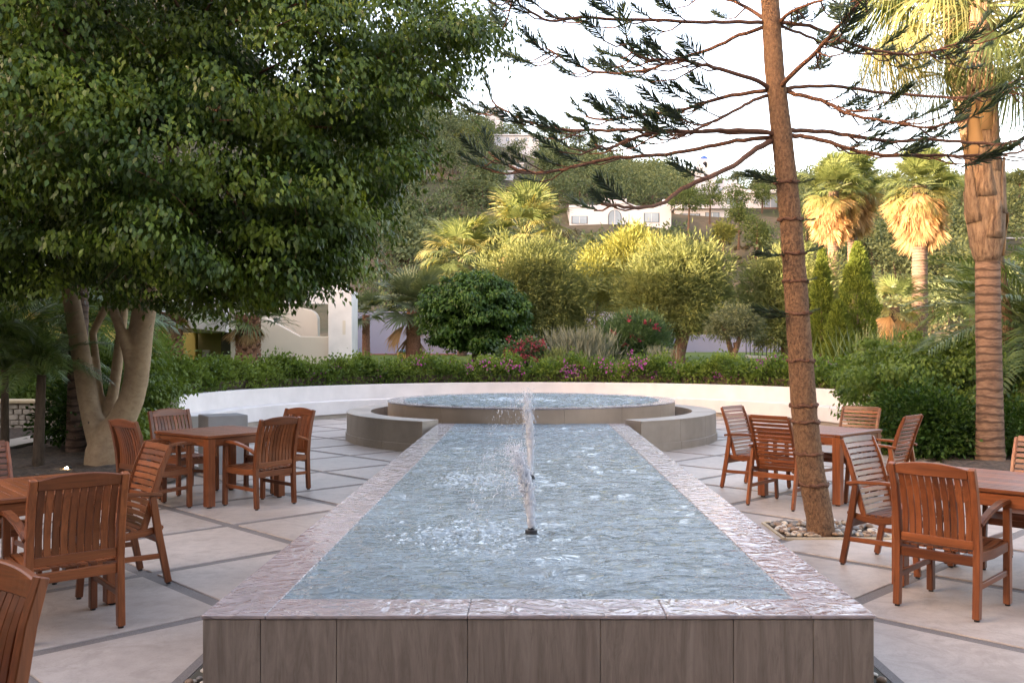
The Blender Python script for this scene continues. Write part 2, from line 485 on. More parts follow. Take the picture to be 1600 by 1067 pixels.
def build_terrain():
    xs = np.unique(np.concatenate([np.linspace(-700, -60, 24), np.linspace(-60, 120, 91), np.linspace(120, 700, 20)]))
    ys = np.unique(np.concatenate([np.linspace(-400, 20, 12), [24.4, 24.9], np.linspace(24.95, 60, 30), np.linspace(60, 240, 91), np.linspace(240, 900, 20)]))
    X, Y = np.meshgrid(xs, ys)
    Z = terrain_z(X, Y)
    inside = (np.hypot(X, Y - 14) < 30) & (Y < 24.5)
    Z = np.where(Y < 24.5, -0.35, Z)
    V = np.stack([X.ravel(), Y.ravel(), Z.ravel()], 1)
    nx = len(xs); i, j = np.meshgrid(np.arange(len(ys) - 1), np.arange(nx - 1), indexing='ij')
    a = (i * nx + j).ravel()
    F = np.stack([a, a + 1, a + nx + 1, a + nx], 1)
    me = np_mesh('terrain', V, F); me.shade_smooth()
    m, nt, b = nodes('hill_earth')
    v = coords(nt, 'World')
    n1 = noise(nt, v, 0.09, 6); n2 = noise(nt, v, 0.8, 6, 0.7)
    col = mixc(nt, ramp(nt, n1, [(0.4, 0.0), (0.62, 1.0)]), (0.055, 0.06, 0.032), (0.16, 0.115, 0.085))
    col = mixc(nt, ramp(nt, n2, [(0.45, 0.0), (0.65, 0.7)]), col, (0.07, 0.06, 0.04))
    sx = nt.nodes.new('ShaderNodeSeparateXYZ'); nt.links.new(v.outputs[0], sx.inputs[0])
    mr = nt.nodes.new('ShaderNodeMapRange'); mr.inputs['From Min'].default_value = 62; mr.inputs['From Max'].default_value = 74
    nt.links.new(sx.outputs[1], mr.inputs['Value'])
    lawn = mixc(nt, ramp(nt, n2, [(0.3, 0.0), (0.7, 1.0)]), (0.05, 0.085, 0.02), (0.11, 0.15, 0.04))
    col = mixc(nt, mr.outputs[0], lawn, col)
    nt.links.new(col, b.inputs['Base Color']); b.inputs['Roughness'].default_value = 0.95
    b.inputs['Specular IOR Level'].default_value = 0.1
    bump(nt, b, n2, 0.6, 0.3)
    return tag(obj('terrain', me, m), kind='structure')
build_terrain()

# terrace: dark joint bed with pale slabs laid diagonally
CX = 0.04                                     # axis of the pool
WC, WR = (0.25, 18.0), 6.8                    # centre and radius of the round end of the terrace
terrace = obj('terrace_floor', MB().box(-16, 16, -6, 24.9, -0.34, -0.009), AGG)
tag(terrace, kind='structure')
PITCH, FIRST = 1.89, 3.95
side = PITCH / math.sqrt(2) - 0.105
slab_me = MB().prism([(-side / 2, -side / 2), (side / 2, -side / 2), (side / 2, side / 2), (-side / 2, side / 2)], -0.03, 0).mesh('slab', 0.004)
for i in range(-4, 20):
    for j in range(-4, 20):
        a = FIRST + PITCH * (i + 0.5) - PITCH; b_ = FIRST + PITCH * (j + 0.5) - PITCH   # a = y + x', b = y - x'
        y = (a + b_) / 2; x = (a - b_) / 2 + CX
        if y < 0.5 or y > 24.6 or abs(x) > 0.60 * y + 1.6: continue
        if abs(x) > 8.5: continue
        if math.hypot(x - WC[0], y - WC[1]) > WR + 0.4 and y > 17.5: continue
        if abs(x - CX) < 0.55 and 5 < y < 14: continue
        obj('slab', slab_me, CONCRETE, terrace, (x, y, 0), (0, 0, PI / 4))

# planting beds
def bed(name, poly, z=0.035):
    me = bpy.data.meshes.new(name)
    me.from_pydata([(p[0], p[1], z) for p in poly], [], [tuple(range(len(poly)))])
    bm = bmesh.new(); bm.from_mesh(me)
    bmesh.ops.triangulate(bm, faces=bm.faces)
    for _ in range(4):
        bmesh.ops.subdivide_edges(bm, edges=bm.edges, cuts=1, use_grid_fill=True)
    rng = random.Random(5)
    for v in bm.verts:
        if not v.is_boundary: v.co.z += rng.uniform(0, 0.05)
    bmesh.ops.recalc_face_normals(bm, faces=bm.faces)
    bm.to_mesh(me); bm.free(); me.shade_smooth()
    return tag(obj(name, me, SOIL), kind='structure')
bed('soil_bed', [(-4.35, 11.3), (-4.45, 12.6), (-5.2, 13.6), (-6.6, 16.8), (-7.6, 19.2), (-14, 24), (-15.8, 24), (-15.8, 11), (-7, 10.4)])
bed('soil_bed', [(5.6, 12.3), (6.3, 14.5), (7.0, 17.2), (7.2, 19.5), (11, 24), (15.8, 24), (15.8, 10.5), (8.2, 10.6)])
garden_path = obj('garden_path', MB().prism([(-8.75, 13.5), (-8.1, 13.5), (-8.25, 17.0), (-8.85, 17.0)], 0.02, 0.12), simple('path_concrete', (0.5, 0.46, 0.42), 0.8, 0.1))
tag(garden_path, kind='structure')

# ------------------------------------------------------------------ rectangular pool
HP = 0.42
PX0, PX1, PY0, PY1 = -1.505, 1.588, 4.273, 15.36
IX0, IX1, IY0 = -1.215, 1.297, 4.545
pool = thing('fountain_pool', 'long rectangular overflow pool clad in brown travertine with wet pale rim', 'pool', (0, PY0, 0))
def pobj(name, mb, mat, parent=pool, bevel=0.003, smooth=False):
    me = mb.mesh(name, bevel, smooth)
    return obj(name, me, mat, parent, (0, -PY0, 0))
pobj('core', MB().box(PX0 + 0.03, PX1 - 0.03, PY0 + 0.03, PY1, -0.05, HP - 0.06), AGG)
seams = [PX0, -1.238, -0.888, -0.284, 0.327, 0.94, 1.308, PX1]
for a, b_ in zip(seams[:-1], seams[1:]):
    pobj('front_panel', MB().box(a + 0.0015, b_ - 0.0015, PY0, PY0 + 0.028, -0.02, HP - 0.022), TRAV, bevel=0.0015)
n_side = 9
for k in range(n_side):
    y0 = PY0 + 0.03 + (PY1 - PY0 - 0.03) * k / n_side; y1 = PY0 + 0.03 + (PY1 - PY0 - 0.03) * (k + 1) / n_side
    for x0, x1 in ((PX0, PX0 + 0.028), (PX1 - 0.028, PX1)):
        pobj('side_panel', MB().box(x0, x1, y0 + 0.0015, y1 - 0.0015, -0.02, HP - 0.022), TRAV, bevel=0.0015)
    ya = PY0 - 0.006 + (PY1 - PY0) * k / n_side; yb = PY0 - 0.006 + (PY1 - PY0) * (k + 1) / n_side
    for x0, x1 in ((PX0 - 0.006, IX0), (IX1, PX1 + 0.006)):
        pobj('rim_slab', MB().box(x0, x1, ya + 0.001, yb - 0.001, HP - 0.02, HP), TRAVWET, bevel=0.004)
for a, b_ in zip([IX0, -0.284, 0.63], [-0.284, 0.63, IX1]):
    pobj('rim_slab', MB().box(a + 0.001, b_ - 0.001, PY0 - 0.006, IY0, HP - 0.02, HP), TRAVWET, bevel=0.004)

JETS = [(0.013, 6.12, 0.54), (0.012, 8.76, 0.78)]
def water_sheet(name, x0, x1, y0, y1, z, nx, ny, amp, seed, rings=(), disc=None):
    rng = np.random.default_rng(seed)
    xs = np.linspace(x0, x1, nx); ys = np.linspace(y0, y1, ny)
    X, Y = np.meshgrid(xs, ys)
    H = np.zeros_like(X)
    for _ in range(46):
        th = rng.uniform(0, 2 * PI); wl = rng.uniform(0.09, 0.48); k = 2 * PI / wl; th = rng.normal(PI / 2, 0.75)
        H += (wl ** 0.9) * np.sin(k * (X * math.cos(th) + Y * math.sin(th)) + rng.uniform(0, 7)) * rng.uniform(0.4, 1)
    H *= amp / H.std()
    for cx, cy, s in rings:
        r = np.hypot(X - cx, Y - cy)
        H += s * np.sin(r * 42) * np.exp(-r * 2.2)
        H += 0.6 * s * rng.normal(size=X.shape) * np.exp(-(((X - cx + 0.45) / 0.45) ** 2 + ((Y - cy) / 0.5) ** 2))
    edge = np.minimum.reduce([X - x0, x1 - X, Y - y0, y1 - Y])
    H *= np.clip(edge / 0.03, 0.15, 1)
    V = np.stack([X.ravel(), Y.ravel() - 0, (z + H).ravel()], 1)
    i, j = np.meshgrid(np.arange(ny - 1), np.arange(nx - 1), indexing='ij')
    a = (i * nx + j).ravel()
    F = np.stack([a, a + 1, a + nx + 1, a + nx], 1)
    if disc is not None:
        c = V[F].mean(1); keep = np.hypot(c[:, 0] - disc[0], c[:, 1] - disc[1]) < disc[2]
        F = F[keep]
    me = np_mesh(name, V, F); me.shade_smooth()
    return me
wme = water_sheet('water_surface', IX0, IX1, IY0, PY1, HP - 0.004, 150, 470, 0.0054, 3, [(j[0], j[1], 0.009) for j in JETS])
pw = obj('pool_water', wme, WATER)
tag(pw, 'rippling blue water filling the long rectangular pool', 'water', kind='structure')

def nozzle_and_jet(x, y, z0, h, lean, seed, label, njet, spray):
    nz = thing('fountain_nozzle', 'black pipe nozzle ' + label, 'nozzle', (x, y, z0), 0, 'fountain nozzles')
    obj('collar', MB().tube([(0, 0, -0.05), (0, 0, 0.035)], 0.042, 12).mesh('collar', 0.004), DARKFRAME, nz)
    obj('pipe', MB().tube([(0, 0, -0.05), (0, 0, 0.05)], 0.02, 10).mesh('pipe', 0.002), DARKFRAME, nz)
    rng = np.random.default_rng(seed)
    jet = thing('water_jet', 'white splashing water jet ' + label, 'water jet', (x, y, z0 + 0.04), 0, 'fountain jets')
    path = lambda t: np.array([lean * t ** 2.0, 0.02 * math.sin(3 * t), h * t])
    mb = MB()
    for s in range(5):
        pts = []; rad = []
        ph = rng.uniform(0, 6.28); top = rng.uniform(0.65, 0.97)
        for k in range(26):
            t = top * k / 25
            p = path(t)
            sp = 0.006 + 0.035 * t * t
            p = p + np.array([math.cos(ph + 5 * t), math.sin(ph + 5 * t), 0]) * sp + rng.normal(size=3) * 0.006 * t
            pts.append(p); rad.append(max(0.002, (0.021 + 0.014 * math.sin(t * 3)) * (1 - 0.55 * t / top) * rng.uniform(0.75, 1.25)))
        mb.tube(pts, rad, 7)
    obj('stream', mb.mesh('stream', 0, True), FOAM, jet)
    dm = bpy.data.meshes.new('drop'); bm = bmesh.new(); bmesh.ops.create_icosphere(bm, subdivisions=1, radius=1); 
    base = np.array([v.co for v in bm.verts]); fb = np.array([[v.index for v in f.verts] for f in bm.faces]); bm.free()
    Vs = []; Fs = []; off = 0
    def drop(p, r, st, d):
        nonlocal off
        d = np.array(d) / (np.linalg.norm(d) + 1e-9)
        v = base * r
        v = v + np.outer(v @ d, d) * (st - 1) + rng.normal(size=v.shape) * r * 0.18
        Vs.append(v + p); Fs.append(fb + off); off += len(v)
    for _ in range(njet):
        t = rng.uniform(0.12, 1.03) ** 0.75
        p = path(t) + rng.normal(size=3) * np.array([0.008 + 0.03 * t, 0.008 + 0.03 * t, 0.02])
        drop(p, rng.uniform(0.0012, 0.0048) * (1.15 - 0.5 * t), rng.uniform(1.5, 6), rng.normal(size=3) * 0.4 + np.array([0, 0, 1]))
    for _ in range(spray):
        t = rng.uniform(0.35, 1); u = rng.exponential(0.33)
        p = path(t) + np.array([-u * 0.55, rng.normal() * 0.09, 0.10 * u - 1.1 * u * u * rng.uniform(0.3, 1)]) + rng.normal(size=3) * 0.02
        if p[2] < 0: continue
        drop(p, rng.uniform(0.0007, 0.0028), rng.uniform(1.5, 8), np.array([-0.3, 0, -u]) + rng.normal(size=3) * 0.3)
    me = np_mesh('droplets', np.concatenate(Vs), np.concatenate(Fs)); me.shade_smooth()
    tag(obj('droplets', me, FOAM, jet), kind='stuff')
nozzle_and_jet(JETS[0][0], JETS[0][1], HP, JETS[0][2], -0.11, 1, 'nearest to the viewer in the long pool', 1300, 900)
nozzle_and_jet(JETS[1][0], JETS[1][1], HP, JETS[1][2], -0.03, 2, 'farther back in the long pool', 1300, 500)

# gutter of pebbles along both sides of the pool
PEBMATS = [simple('pebble_%s' % n, c, 0.6, 0.3, 25, 'Object', 0.1, 60) for n, c in
           (('buff', (0.36, 0.28, 0.2)), ('grey', (0.17, 0.155, 0.14)), ('pale', (0.5, 0.44, 0.37)), ('brown', (0.22, 0.14, 0.09)))]
PEBS = []
for k in range(8):
    bm = bmesh.new(); bmesh.ops.create_icosphere(bm, subdivisions=2, radius=1)
    rng = random.Random(40 + k); dv = Vector((rng.uniform(-1, 1), rng.uniform(-1, 1), rng.uniform(-1, 1)))
    for v in bm.verts:
        n = v.co.copy(); v.co *= 1 + 0.16 * math.sin(2.2 * n.dot(dv) + k) + 0.08 * math.sin(5 * n.x + k)
    me = bpy.data.meshes.new('pebble'); bm.to_mesh(me); bm.free(); me.shade_smooth(); me.materials.append(PEBMATS[k % 4]); PEBS.append(me)
def pebble(parent, x, y, z, r, rng):
    return obj('pebble', rng.choice(PEBS), None, parent, (x, y, z), (rng.uniform(-.3, .3), rng.uniform(-.3, .3), rng.uniform(0, 6.3)),
               (r * rng.uniform(0.9, 1.4), r * rng.uniform(0.75, 1.1), r * rng.uniform(0.5, 0.75)))
prng = random.Random(11)
for sx, gx0, gx1, where in ((-1, -1.70, PX0, 'left'), (1, PX1, 1.784, 'right')):
    g = thing('pebble_gutter', 'dark gutter strip with loose pebbles along the %s side of the long pool' % where, 'gutter', ((gx0 + gx1) / 2, PY0, 0))
    xs0, xs1 = ((gx0 - 0.06, gx0) if sx < 0 else (gx1, gx1 + 0.06))
    obj('edge_strip', MB().box(xs0 - g.location.x, xs1 - g.location.x, -0.6, 10.2, -0.02, 0.006).mesh('edge_strip', 0.002), AGG, g)
    obj('gravel_bed', MB().box(gx0 + 0.003 - g.location.x, gx1 - 0.003 - g.location.x, -0.6, 10.2, -0.03, 0.002), DARKWALL, g)
    for k in range(80):
        pebble(g, prng.uniform(gx0 + 0.025, gx1 - 0.025) - g.location.x, prng.uniform(-0.55, 1.3), prng.uniform(0.005, 0.022), prng.uniform(0.016, 0.028), prng)

# ------------------------------------------------------------------ round basin at the end of the pool
BC = (CX, 18.05); BR = 2.76; BZ = 0.675
basin = thing('round_basin', 'raised round fountain basin of buff stone behind the long pool', 'basin', (BC[0], BC[1], 0))
nseg = 16
for k in range(nseg):
    a0 = -PI / 2 - PI / nseg + 2 * PI * k / nseg; a1 = a0 + 2 * PI / nseg
    obj('wall_panel', MB().arc((0, 0), BR - 0.3, BR, a0 + 0.0006, a1 - 0.0006, 0, BZ - 0.03, 8).mesh('wall_panel', 0.002), BASINSTONE, basin)
    obj('rim_slab', MB().arc((0, 0), BR - 0.32, BR + 0.008, a0 + 0.0004, a1 - 0.0004, BZ - 0.03, BZ, 8).mesh('rim_slab', 0.004), TRAVWET, basin)
bw = obj('basin_water', water_sheet('basin_water', BC[0] - BR, BC[0] + BR, BC[1] - BR, BC[1] + BR, BZ - 0.002, 150, 150, 0.005, 9, [(BC[0], BC[1], 0.02)], (BC[0], BC[1], BR - 0.3)), WATERFAR)
tag(bw, 'rippling water brimming in the round basin', 'water', kind='structure')
RC = (CX, 17.75); RR1, RR0, RZ = 3.47, 3.03, 0.50
ring = thing('curved_planter_wall', 'low curved grey buff stone wall ringing the round basin', 'wall', (RC[0], RC[1], 0))
gap = math.asin(1.74 / RR1)
A0, A1 = -PI / 2 + gap, -PI / 2 + 2 * PI - gap
nseg = 20
for k in range(nseg):
    a0 = A0 + (A1 - A0) * k / nseg; a1 = A0 + (A1 - A0) * (k + 1) / nseg
    obj('wall_panel', MB().arc((0, 0), RR0 + 0.004, RR1 - 0.004, a0 + 0.0005, a1 - 0.0005, 0.13, RZ - 0.03, 6).mesh('wall_panel', 0.002), RINGSTONE, ring)
    obj('plinth_stone', MB().arc((0, 0), RR0 - 0.01, RR1 + 0.018, a0 + 0.0008, a1 - 0.0008, -0.01, 0.13, 6).mesh('plinth_stone', 0.003), RINGSTONE, ring)
    obj('coping_slab', MB().arc((0, 0), RR0, RR1, a0 + 0.0005, a1 - 0.0005, RZ - 0.03, RZ, 6).mesh('coping_slab', 0.004), RINGSTONE, ring)
obj('gutter_floor', MB().arc((0, 0), BR - 0.35, RR0 - 0.001, 0, 2 * PI, -0.005, 0.004, 60), AGG, ring)

# ------------------------------------------------------------------ curved white bench wall
bench = thing('curved_bench_wall', 'long curved white rendered wall with a bench ledge round the terrace end', 'wall', (WC[0], WC[1], 0))
a0, a1 = math.radians(-6), math.radians(187)
obj('back_wall', MB().arc((0, 0), WR, WR + 0.28, a0, a1, -0.02, 0.76, 120).mesh('back_wall', 0.01), WHITEWALL, bench)
obj('seat_ledge', MB().arc((0, 0), WR - 0.42, WR + 0.002, a0, a1, 0.09, 0.41, 120).mesh('seat_ledge', 0.012), WHITEWALL, bench)
obj('plinth', MB().arc((0, 0), WR - 0.37, WR + 0.002, a0, a1, -0.02, 0.09, 120), RINGSTONE, bench)
end_block = obj('end_block', MB().box(-0.26, 0.26, -0.26, 0.26, 0, 0.77).mesh('end_block', 0.008), GREYBLOCK, None, (-4.10, 12.42, 0), (0, 0, math.radians(33)))
tag(end_block, 'grey rendered end block standing behind the far left table', 'block')

# ------------------------------------------------------------------ teak furniture
FW = 0.245
def make_chair_a():
    """armchair with upright back slats; faces +y, origin on the ground under the seat"""
    r = thing('teak_armchair', '', 'chair')
    post = [(-0.255, 0.012), (-0.245, 0.20), (-0.238, 0.42), (-0.256, 0.60), (-0.29, 0.78), (-0.335, 0.925)]
    py = lambda z: float(np.interp(z, [p[1] for p in post], [p[0] for p in post]))
    glide = MB().tube([(0, 0, 0), (0, 0, 0.014)], 0.017, 8).mesh('glide')
    for s in (-1, 1):
        l = obj('leg', MB().sweep([(s * FW, y, z) for y, z in post], 0.042, [0.048, 0.05, 0.052, 0.048, 0.044, 0.036]).mesh('rear_leg', 0.004), WZ, r)
        obj('glide', glide, RUBBER, l, (s * FW, -0.255, 0))
        l = obj('leg', MB().sweep([(s * FW, 0.255, 0.012), (s * FW, 0.252, 0.40), (s * FW, 0.248, 0.652)], 0.042, [0.05, 0.05, 0.046]).mesh('front_leg', 0.004), WZ, r)
        obj('glide', glide, RUBBER, l, (s * FW, 0.255, 0))
        arm = [(0.315, 0.655), (0.27, 0.668), (0.2, 0.678), (0.08, 0.672), (-0.06, 0.645), (-0.17, 0.61), (-0.245, 0.578)]
        obj('armrest', MB().sweep([(s * 0.256, y, z) for y, z in arm], [0.048, 0.062, 0.062, 0.056, 0.05, 0.046, 0.042], [0.022, 0.026, 0.026, 0.026, 0.026, 0.026, 0.026]).mesh('armrest', 0.006, False, 2), WY, r)
        obj('side_rail', MB().sweep([(s * FW, 0.235, 0.385), (s * FW, 0.0, 0.372), (s * FW, -0.215, 0.382)], 0.028, 0.06).mesh('side_rail', 0.003), WY, r)
        obj('stretcher', MB().sweep([(s * FW, 0.232, 0.215), (s * FW, -0.222, 0.20)], 0.022, 0.036).mesh('stretcher', 0.003), WY, r)
    # crowned top rail
    n = 12; vs = []; fs = []
    for i in range(n + 1):
        u = -1 + 2 * i / n; x = u * 0.2235
        bow = -0.018 * (1 - u * u); zt = 0.918 + 0.028 * (1 - u * u); zb = 0.858
        for y, z in ((py(zb) - 0.015 + bow, zb), (py(zb) + 0.015 + bow, zb), (py(0.92) + 0.015 + bow, zt), (py(0.92) - 0.015 + bow, zt)):
            vs.append((x, y, z))
    for i in range(n):
        for k in range(4):
            a = i * 4 + k; c = i * 4 + (k + 1) % 4; fs.append((a, c, c + 4, a + 4))
    fs += [(3, 2, 1, 0), (n * 4, n * 4 + 1, n * 4 + 2, n * 4 + 3)]
    mb = MB(); mb.add(vs, fs)
    obj('top_rail', mb.mesh('top_rail', 0.005), WX, r)
    obj('back_rail', MB().box(-0.223, 0.223, -0.254, -0.228, 0.425, 0.478).mesh('back_rail', 0.003), WX, r)
    obj('rear_apron', MB().box(-0.223, 0.223, -0.252, -0.226, 0.325, 0.385).mesh('rear_apron', 0.003), WX, r)
    obj('front_apron', MB().box(-0.223, 0.223, 0.236, 0.262, 0.335, 0.395).mesh('front_apron', 0.003), WX, r)
    for i in range(10):
        u = (i - 4.5) / 4.5; x = u * 0.196
        pts = []
        for k in range(8):
            t = k / 7; z = 0.472 + 0.396 * t
            pts.append((x, py(z) + 0.006 - 0.018 * (1 - u * u) * t + 0.022 * math.sin(PI * t) * (0.6) - 0.004, z))
        obj('back_slat', MB().sweep(pts, 0.0365, 0.012).mesh('back_slat', 0.002), WZ, r)
    for i in range(9):
        x = (i - 4) * 0.0505
        pts = [(x, y, 0.402 + z) for y, z in ((0.285, -0.008), (0.26, 0.012), (0.17, 0.012), (0.05, -0.004), (-0.08, -0.01), (-0.18, -0.004), (-0.224, 0.0))]
        obj('seat_slat', MB().sweep(pts, 0.043, 0.014).mesh('seat_slat', 0.002), WY, r)
    return r

def make_chair_b():
    """reclining armchair with level back slats; faces +y"""
    r = thing('teak_recliner_chair', '', 'chair')
    glide = MB().tube([(0, 0, 0), (0, 0, 0.014)], 0.016, 8).mesh('glide')
    W = 0.262
    bk = [(-0.150, 0.345), (-0.185, 0.45), (-0.235, 0.62), (-0.29, 0.80), (-0.352, 0.95)]
    by = lambda z: float(np.interp(z, [p[1] for p in bk], [p[0] for p in bk]))
    for s in (-1, 1):
        l = obj('leg', MB().sweep([(s * W, -0.325, 0.012), (s * W, -0.255, 0.36), (s * W, -0.215, 0.625)], 0.030, [0.045, 0.052, 0.046]).mesh('rear_leg', 0.004), WZ, r)
        obj('glide', glide, RUBBER, l, (s * W, -0.325, 0))
        l = obj('leg', MB().sweep([(s * W, 0.265, 0.012), (s * W, 0.235, 0.40), (s * W, 0.225, 0.625)], 0.030, 0.045).mesh('front_leg', 0.004), WZ, r)
        obj('glide', glide, RUBBER, l, (s * W, 0.265, 0))
        obj('armrest', MB().sweep([(s * W, -0.285, 0.628), (s * W, -0.20, 0.640), (s * W, 0.0, 0.652), (s * W, 0.2, 0.655), (s * W, 0.31, 0.640)], [0.045, 0.056, 0.056, 0.06, 0.045], 0.024).mesh('armrest', 0.006, False, 2), WY, r)
        obj('side_rail', MB().sweep([(s * (W - 0.027), 0.28, 0.42), (s * (W - 0.027), 0.15, 0.40), (s * (W - 0.027), -0.05, 0.36), (s * (W - 0.027), -0.2, 0.375), (s * (W - 0.027), -0.30, 0.40)], 0.022, [0.03, 0.055, 0.055, 0.05, 0.035]).mesh('side_rail', 0.008, False, 2), WY, r)
        obj('stretcher', MB().sweep([(s * W, 0.23, 0.215), (s * W, -0.265, 0.205)], 0.02, 0.036).mesh('stretcher', 0.003), WY, r)
        obj('back_post', MB().sweep([(s * 0.226, y, z) for y, z in bk], 0.026, [0.045, 0.045, 0.045, 0.042, 0.032]).mesh('back_post', 0.006, False, 2), WZ, r)
    nb = 14
    for i in range(nb):
        z = 0.395 + 0.545 * i / (nb - 1)
        w = 0.03 if 0 < i < nb - 1 else 0.042
        vs = []; fs = []; m = 6
        for q in range(m + 1):
            u = -1 + 2 * q / m; bow = -0.014 * (1 - u * u)
            for dy, dz in ((-0.006, -w / 2), (0.006, -w / 2), (0.006, w / 2), (-0.006, w / 2)):
                vs.append((u * 0.2135, by(z + dz) + dy + bow, z + dz))
        for q in range(m):
            for k in range(4):
                a = q * 4 + k; c = q * 4 + (k + 1) % 4; fs.append((a, c, c + 4, a + 4))
        fs += [(3, 2, 1, 0), (m * 4, m * 4 + 1, m * 4 + 2, m * 4 + 3)]
        mb = MB(); mb.add(vs, fs)
        obj('back_slat', mb.mesh('back_slat', 0.002), WX, r)
    for i in range(9):
        t = i / 8; y = 0.275 - 0.43 * t; z = float(np.interp(t, [0, 0.2, 0.6, 1], [0.445, 0.435, 0.395, 0.395]))
        obj('seat_slat', MB().box(-0.222, 0.222, y - 0.021, y + 0.021, z - 0.006, z + 0.008).mesh('seat_slat', 0.002), WX, r)
    obj('front_apron', MB().box(-0.246, 0.246, 0.205, 0.225, 0.335, 0.385).mesh('front_apron', 0.003), WX, r)
    obj('rear_apron', MB().box(-0.246, 0.246, -0.262, -0.242, 0.30, 0.355).mesh('rear_apron', 0.003), WX, r)
    return r

def make_table():
    r = thing('teak_table', '', 'table')
    S = 0.5; T = 0.75
    for k, (x0, x1, y0, y1) in enumerate(((-S, S, -S, -S + 0.07), (-S, S, S - 0.07, S))):
        obj('end_board', MB().box(x0, x1, y0, y1, T - 0.03, T).mesh('end_board', 0.005), WX, r)
    n = 16; step = 2 * S / n
    for i in range(n):
        x = -S + (i + 0.5) * step
        obj('top_board', MB().box(x - step / 2 + 0.003, x + step / 2 - 0.003, -S + 0.072, S - 0.072, T - 0.028, T - 0.001).mesh('top_board', 0.003), WY, r)
    for s in (-1, 1):
        obj('apron', MB().box(-S + 0.1, S - 0.1, s * (S - 0.03) - 0.012, s * (S - 0.03) + 0.012, T - 0.115, T - 0.033).mesh('apron', 0.002), WX, r)
        obj('apron', MB().box(s * (S - 0.03) - 0.012, s * (S - 0.03) + 0.012, -S + 0.1, S - 0.1, T - 0.115, T - 0.033).mesh('apron', 0.002), WY, r)
        for q in (-1, 1):
            l = obj('leg', MB().box(s * (S - 0.012) - s * 0.088, s * (S - 0.012), q * (S - 0.012) - q * 0.088, q * (S - 0.012), 0.014, T - 0.032).mesh('leg', 0.004), WZ, r)
            obj('glide', MB().tube([(s * (S - 0.056), q * (S - 0.056), 0), (s * (S - 0.056), q * (S - 0.056), 0.016)], 0.026, 8), RUBBER, l)
    obj('underframe', MB().box(-S + 0.04, S - 0.04, -0.04, 0.04, T - 0.07, T - 0.0305), WX, r)
    return r

tables = [((-3.32, 6.02), 42, 'teak table beside the pool, at the left edge of the picture'),
          ((-3.40, 10.23), 53, 'teak table in front of the grey block and white wall on the left'),
          ((3.24, 10.37), 45, 'teak table partly behind the leaning pine trunk'),
          ((3.20, 6.42), 44, 'teak table at the right edge of the picture')]
tproto = make_table()
for i, ((x, y), ang, lab) in enumerate(tables):
    t = tproto if i == 0 else copy_tree(tproto)
    t.location = (x, y, 0); t.rotation_euler = (0, 0, math.radians(ang))
    tag(t, 'square ' + lab, 'table', 'teak tables on the terrace')

def seat(proto, first, rear, F, off, label, group):
    F = Vector((F[0], F[1])).normalized()
    c = proto if first else copy_tree(proto)
    c.location = (rear[0] + F.x * off, rear[1] + F.y * off, 0)
    c.rotation_euler = (0, 0, math.atan2(-F.x, F.y))
    tag(c, label, 'chair', group)
    return c
pa = make_chair_a(); pb = make_chair_b()
A = [((-2.592, 5.312), (-0.67, 0.74), 'large upright slatted teak armchair, back to us, nearest the pool on the left'),
     ((-1.79, 2.98), (-0.5, -0.86), 'dark teak armchair cut off by the lower left corner'),
     ((-2.644, 9.68), (-0.82, 0.57), 'upright slatted teak armchair, back turned to the pool, at the far left table'),
     ((-4.03, 9.37), (0.62, 0.79), 'upright slatted teak armchair half hidden behind the smooth ficus trunk'),
     ((-4.19, 10.90), (0.8, -0.6), 'upright slatted teak armchair facing us behind the far left table'),
     ((-2.79, 11.05), (-0.6, -0.8), 'darkest upright slatted armchair at the far left table, beside the curved wall'),
     ((2.53, 5.775), (0.72, 0.69), 'large upright slatted teak armchair, back to us, on the right')]
for i, (r_, F, lab) in enumerate(A): seat(pa, i == 0, r_, F, 0.255, lab, 'teak armchairs with upright back slats')
B = [((-2.71, 6.70), (-0.73, -0.68), 'level slatted teak chair in front of the ficus trunk, turned left'),
     ((-4.06, 6.78), (0.7, -0.7), 'level slatted teak chair, only its back corner showing at the left edge'),
     ((2.47, 11.2), (0.7, -0.7), 'level slatted teak chair left of the pine, nearest the round basin'),
     ((2.49, 9.60), (0.71, 0.71), 'level slatted teak chair, back to us, just left of the pine trunk'),
     ((3.95, 11.06), (-0.7, -0.7), 'level slatted teak chair behind the table, against the white wall on the right'),
     ((3.97, 9.65), (-0.72, 0.69), 'level slatted teak chair seen from the side before the dark right shrub'),
     ((2.59, 7.265), (0.66, -0.75), 'bright level slatted teak chair beside the pine pebbles'),
     ((3.99, 7.15), (-0.7, -0.7), 'level slatted teak chair cut by the right edge of the picture')]
for i, (r_, F, lab) in enumerate(B): seat(pb, i == 0, r_, F, 0.325, lab, 'teak chairs with level back slats')
# ------------------------------------------------------------------ hotel buildings
wing = thing('hotel_wing', 'long white hotel wing with ochre ground floor beyond the left palms, with unseen parts added to cast shade', 'building', (-24, 8, 0))  # mostly out of view; lengthened and raised to cast shade over the terrace
obj('upper_wall', MB().box(-5.5, 6, -32, 18, 3.6, 9.6), CREAMWALL, wing)
obj('stepped_wall', MB().box(-5.5, 6, 18.001, 24, 3.6, 9.2), CREAMWALL, wing)  # hidden roofline steps, heights chosen to set the shadow edge on the trees
obj('stepped_wall', MB().box(-5.5, 6, 24.001, 44, 3.6, 8.3), CREAMWALL, wing)
obj('ground_wall', MB().box(-5.5, 4.6, -32, 44, -0.3, 3.6), YELLOW, wing)
obj('slab_edge', MB().box(-5.5, 6.4, -32.2, 44.3, 3.45, 3.75), WHITEWALL, wing)
obj('roof', MB().box(-5.7, 6.2, -32.2, 18.2, 9.6, 9.9), WHITEWALL, wing)
obj('main_block', MB().box(6.001, 46, -32, -14.5, -0.3, 8.6), CREAMWALL, wing)  # unseen block behind the camera, added to darken faces turned towards it
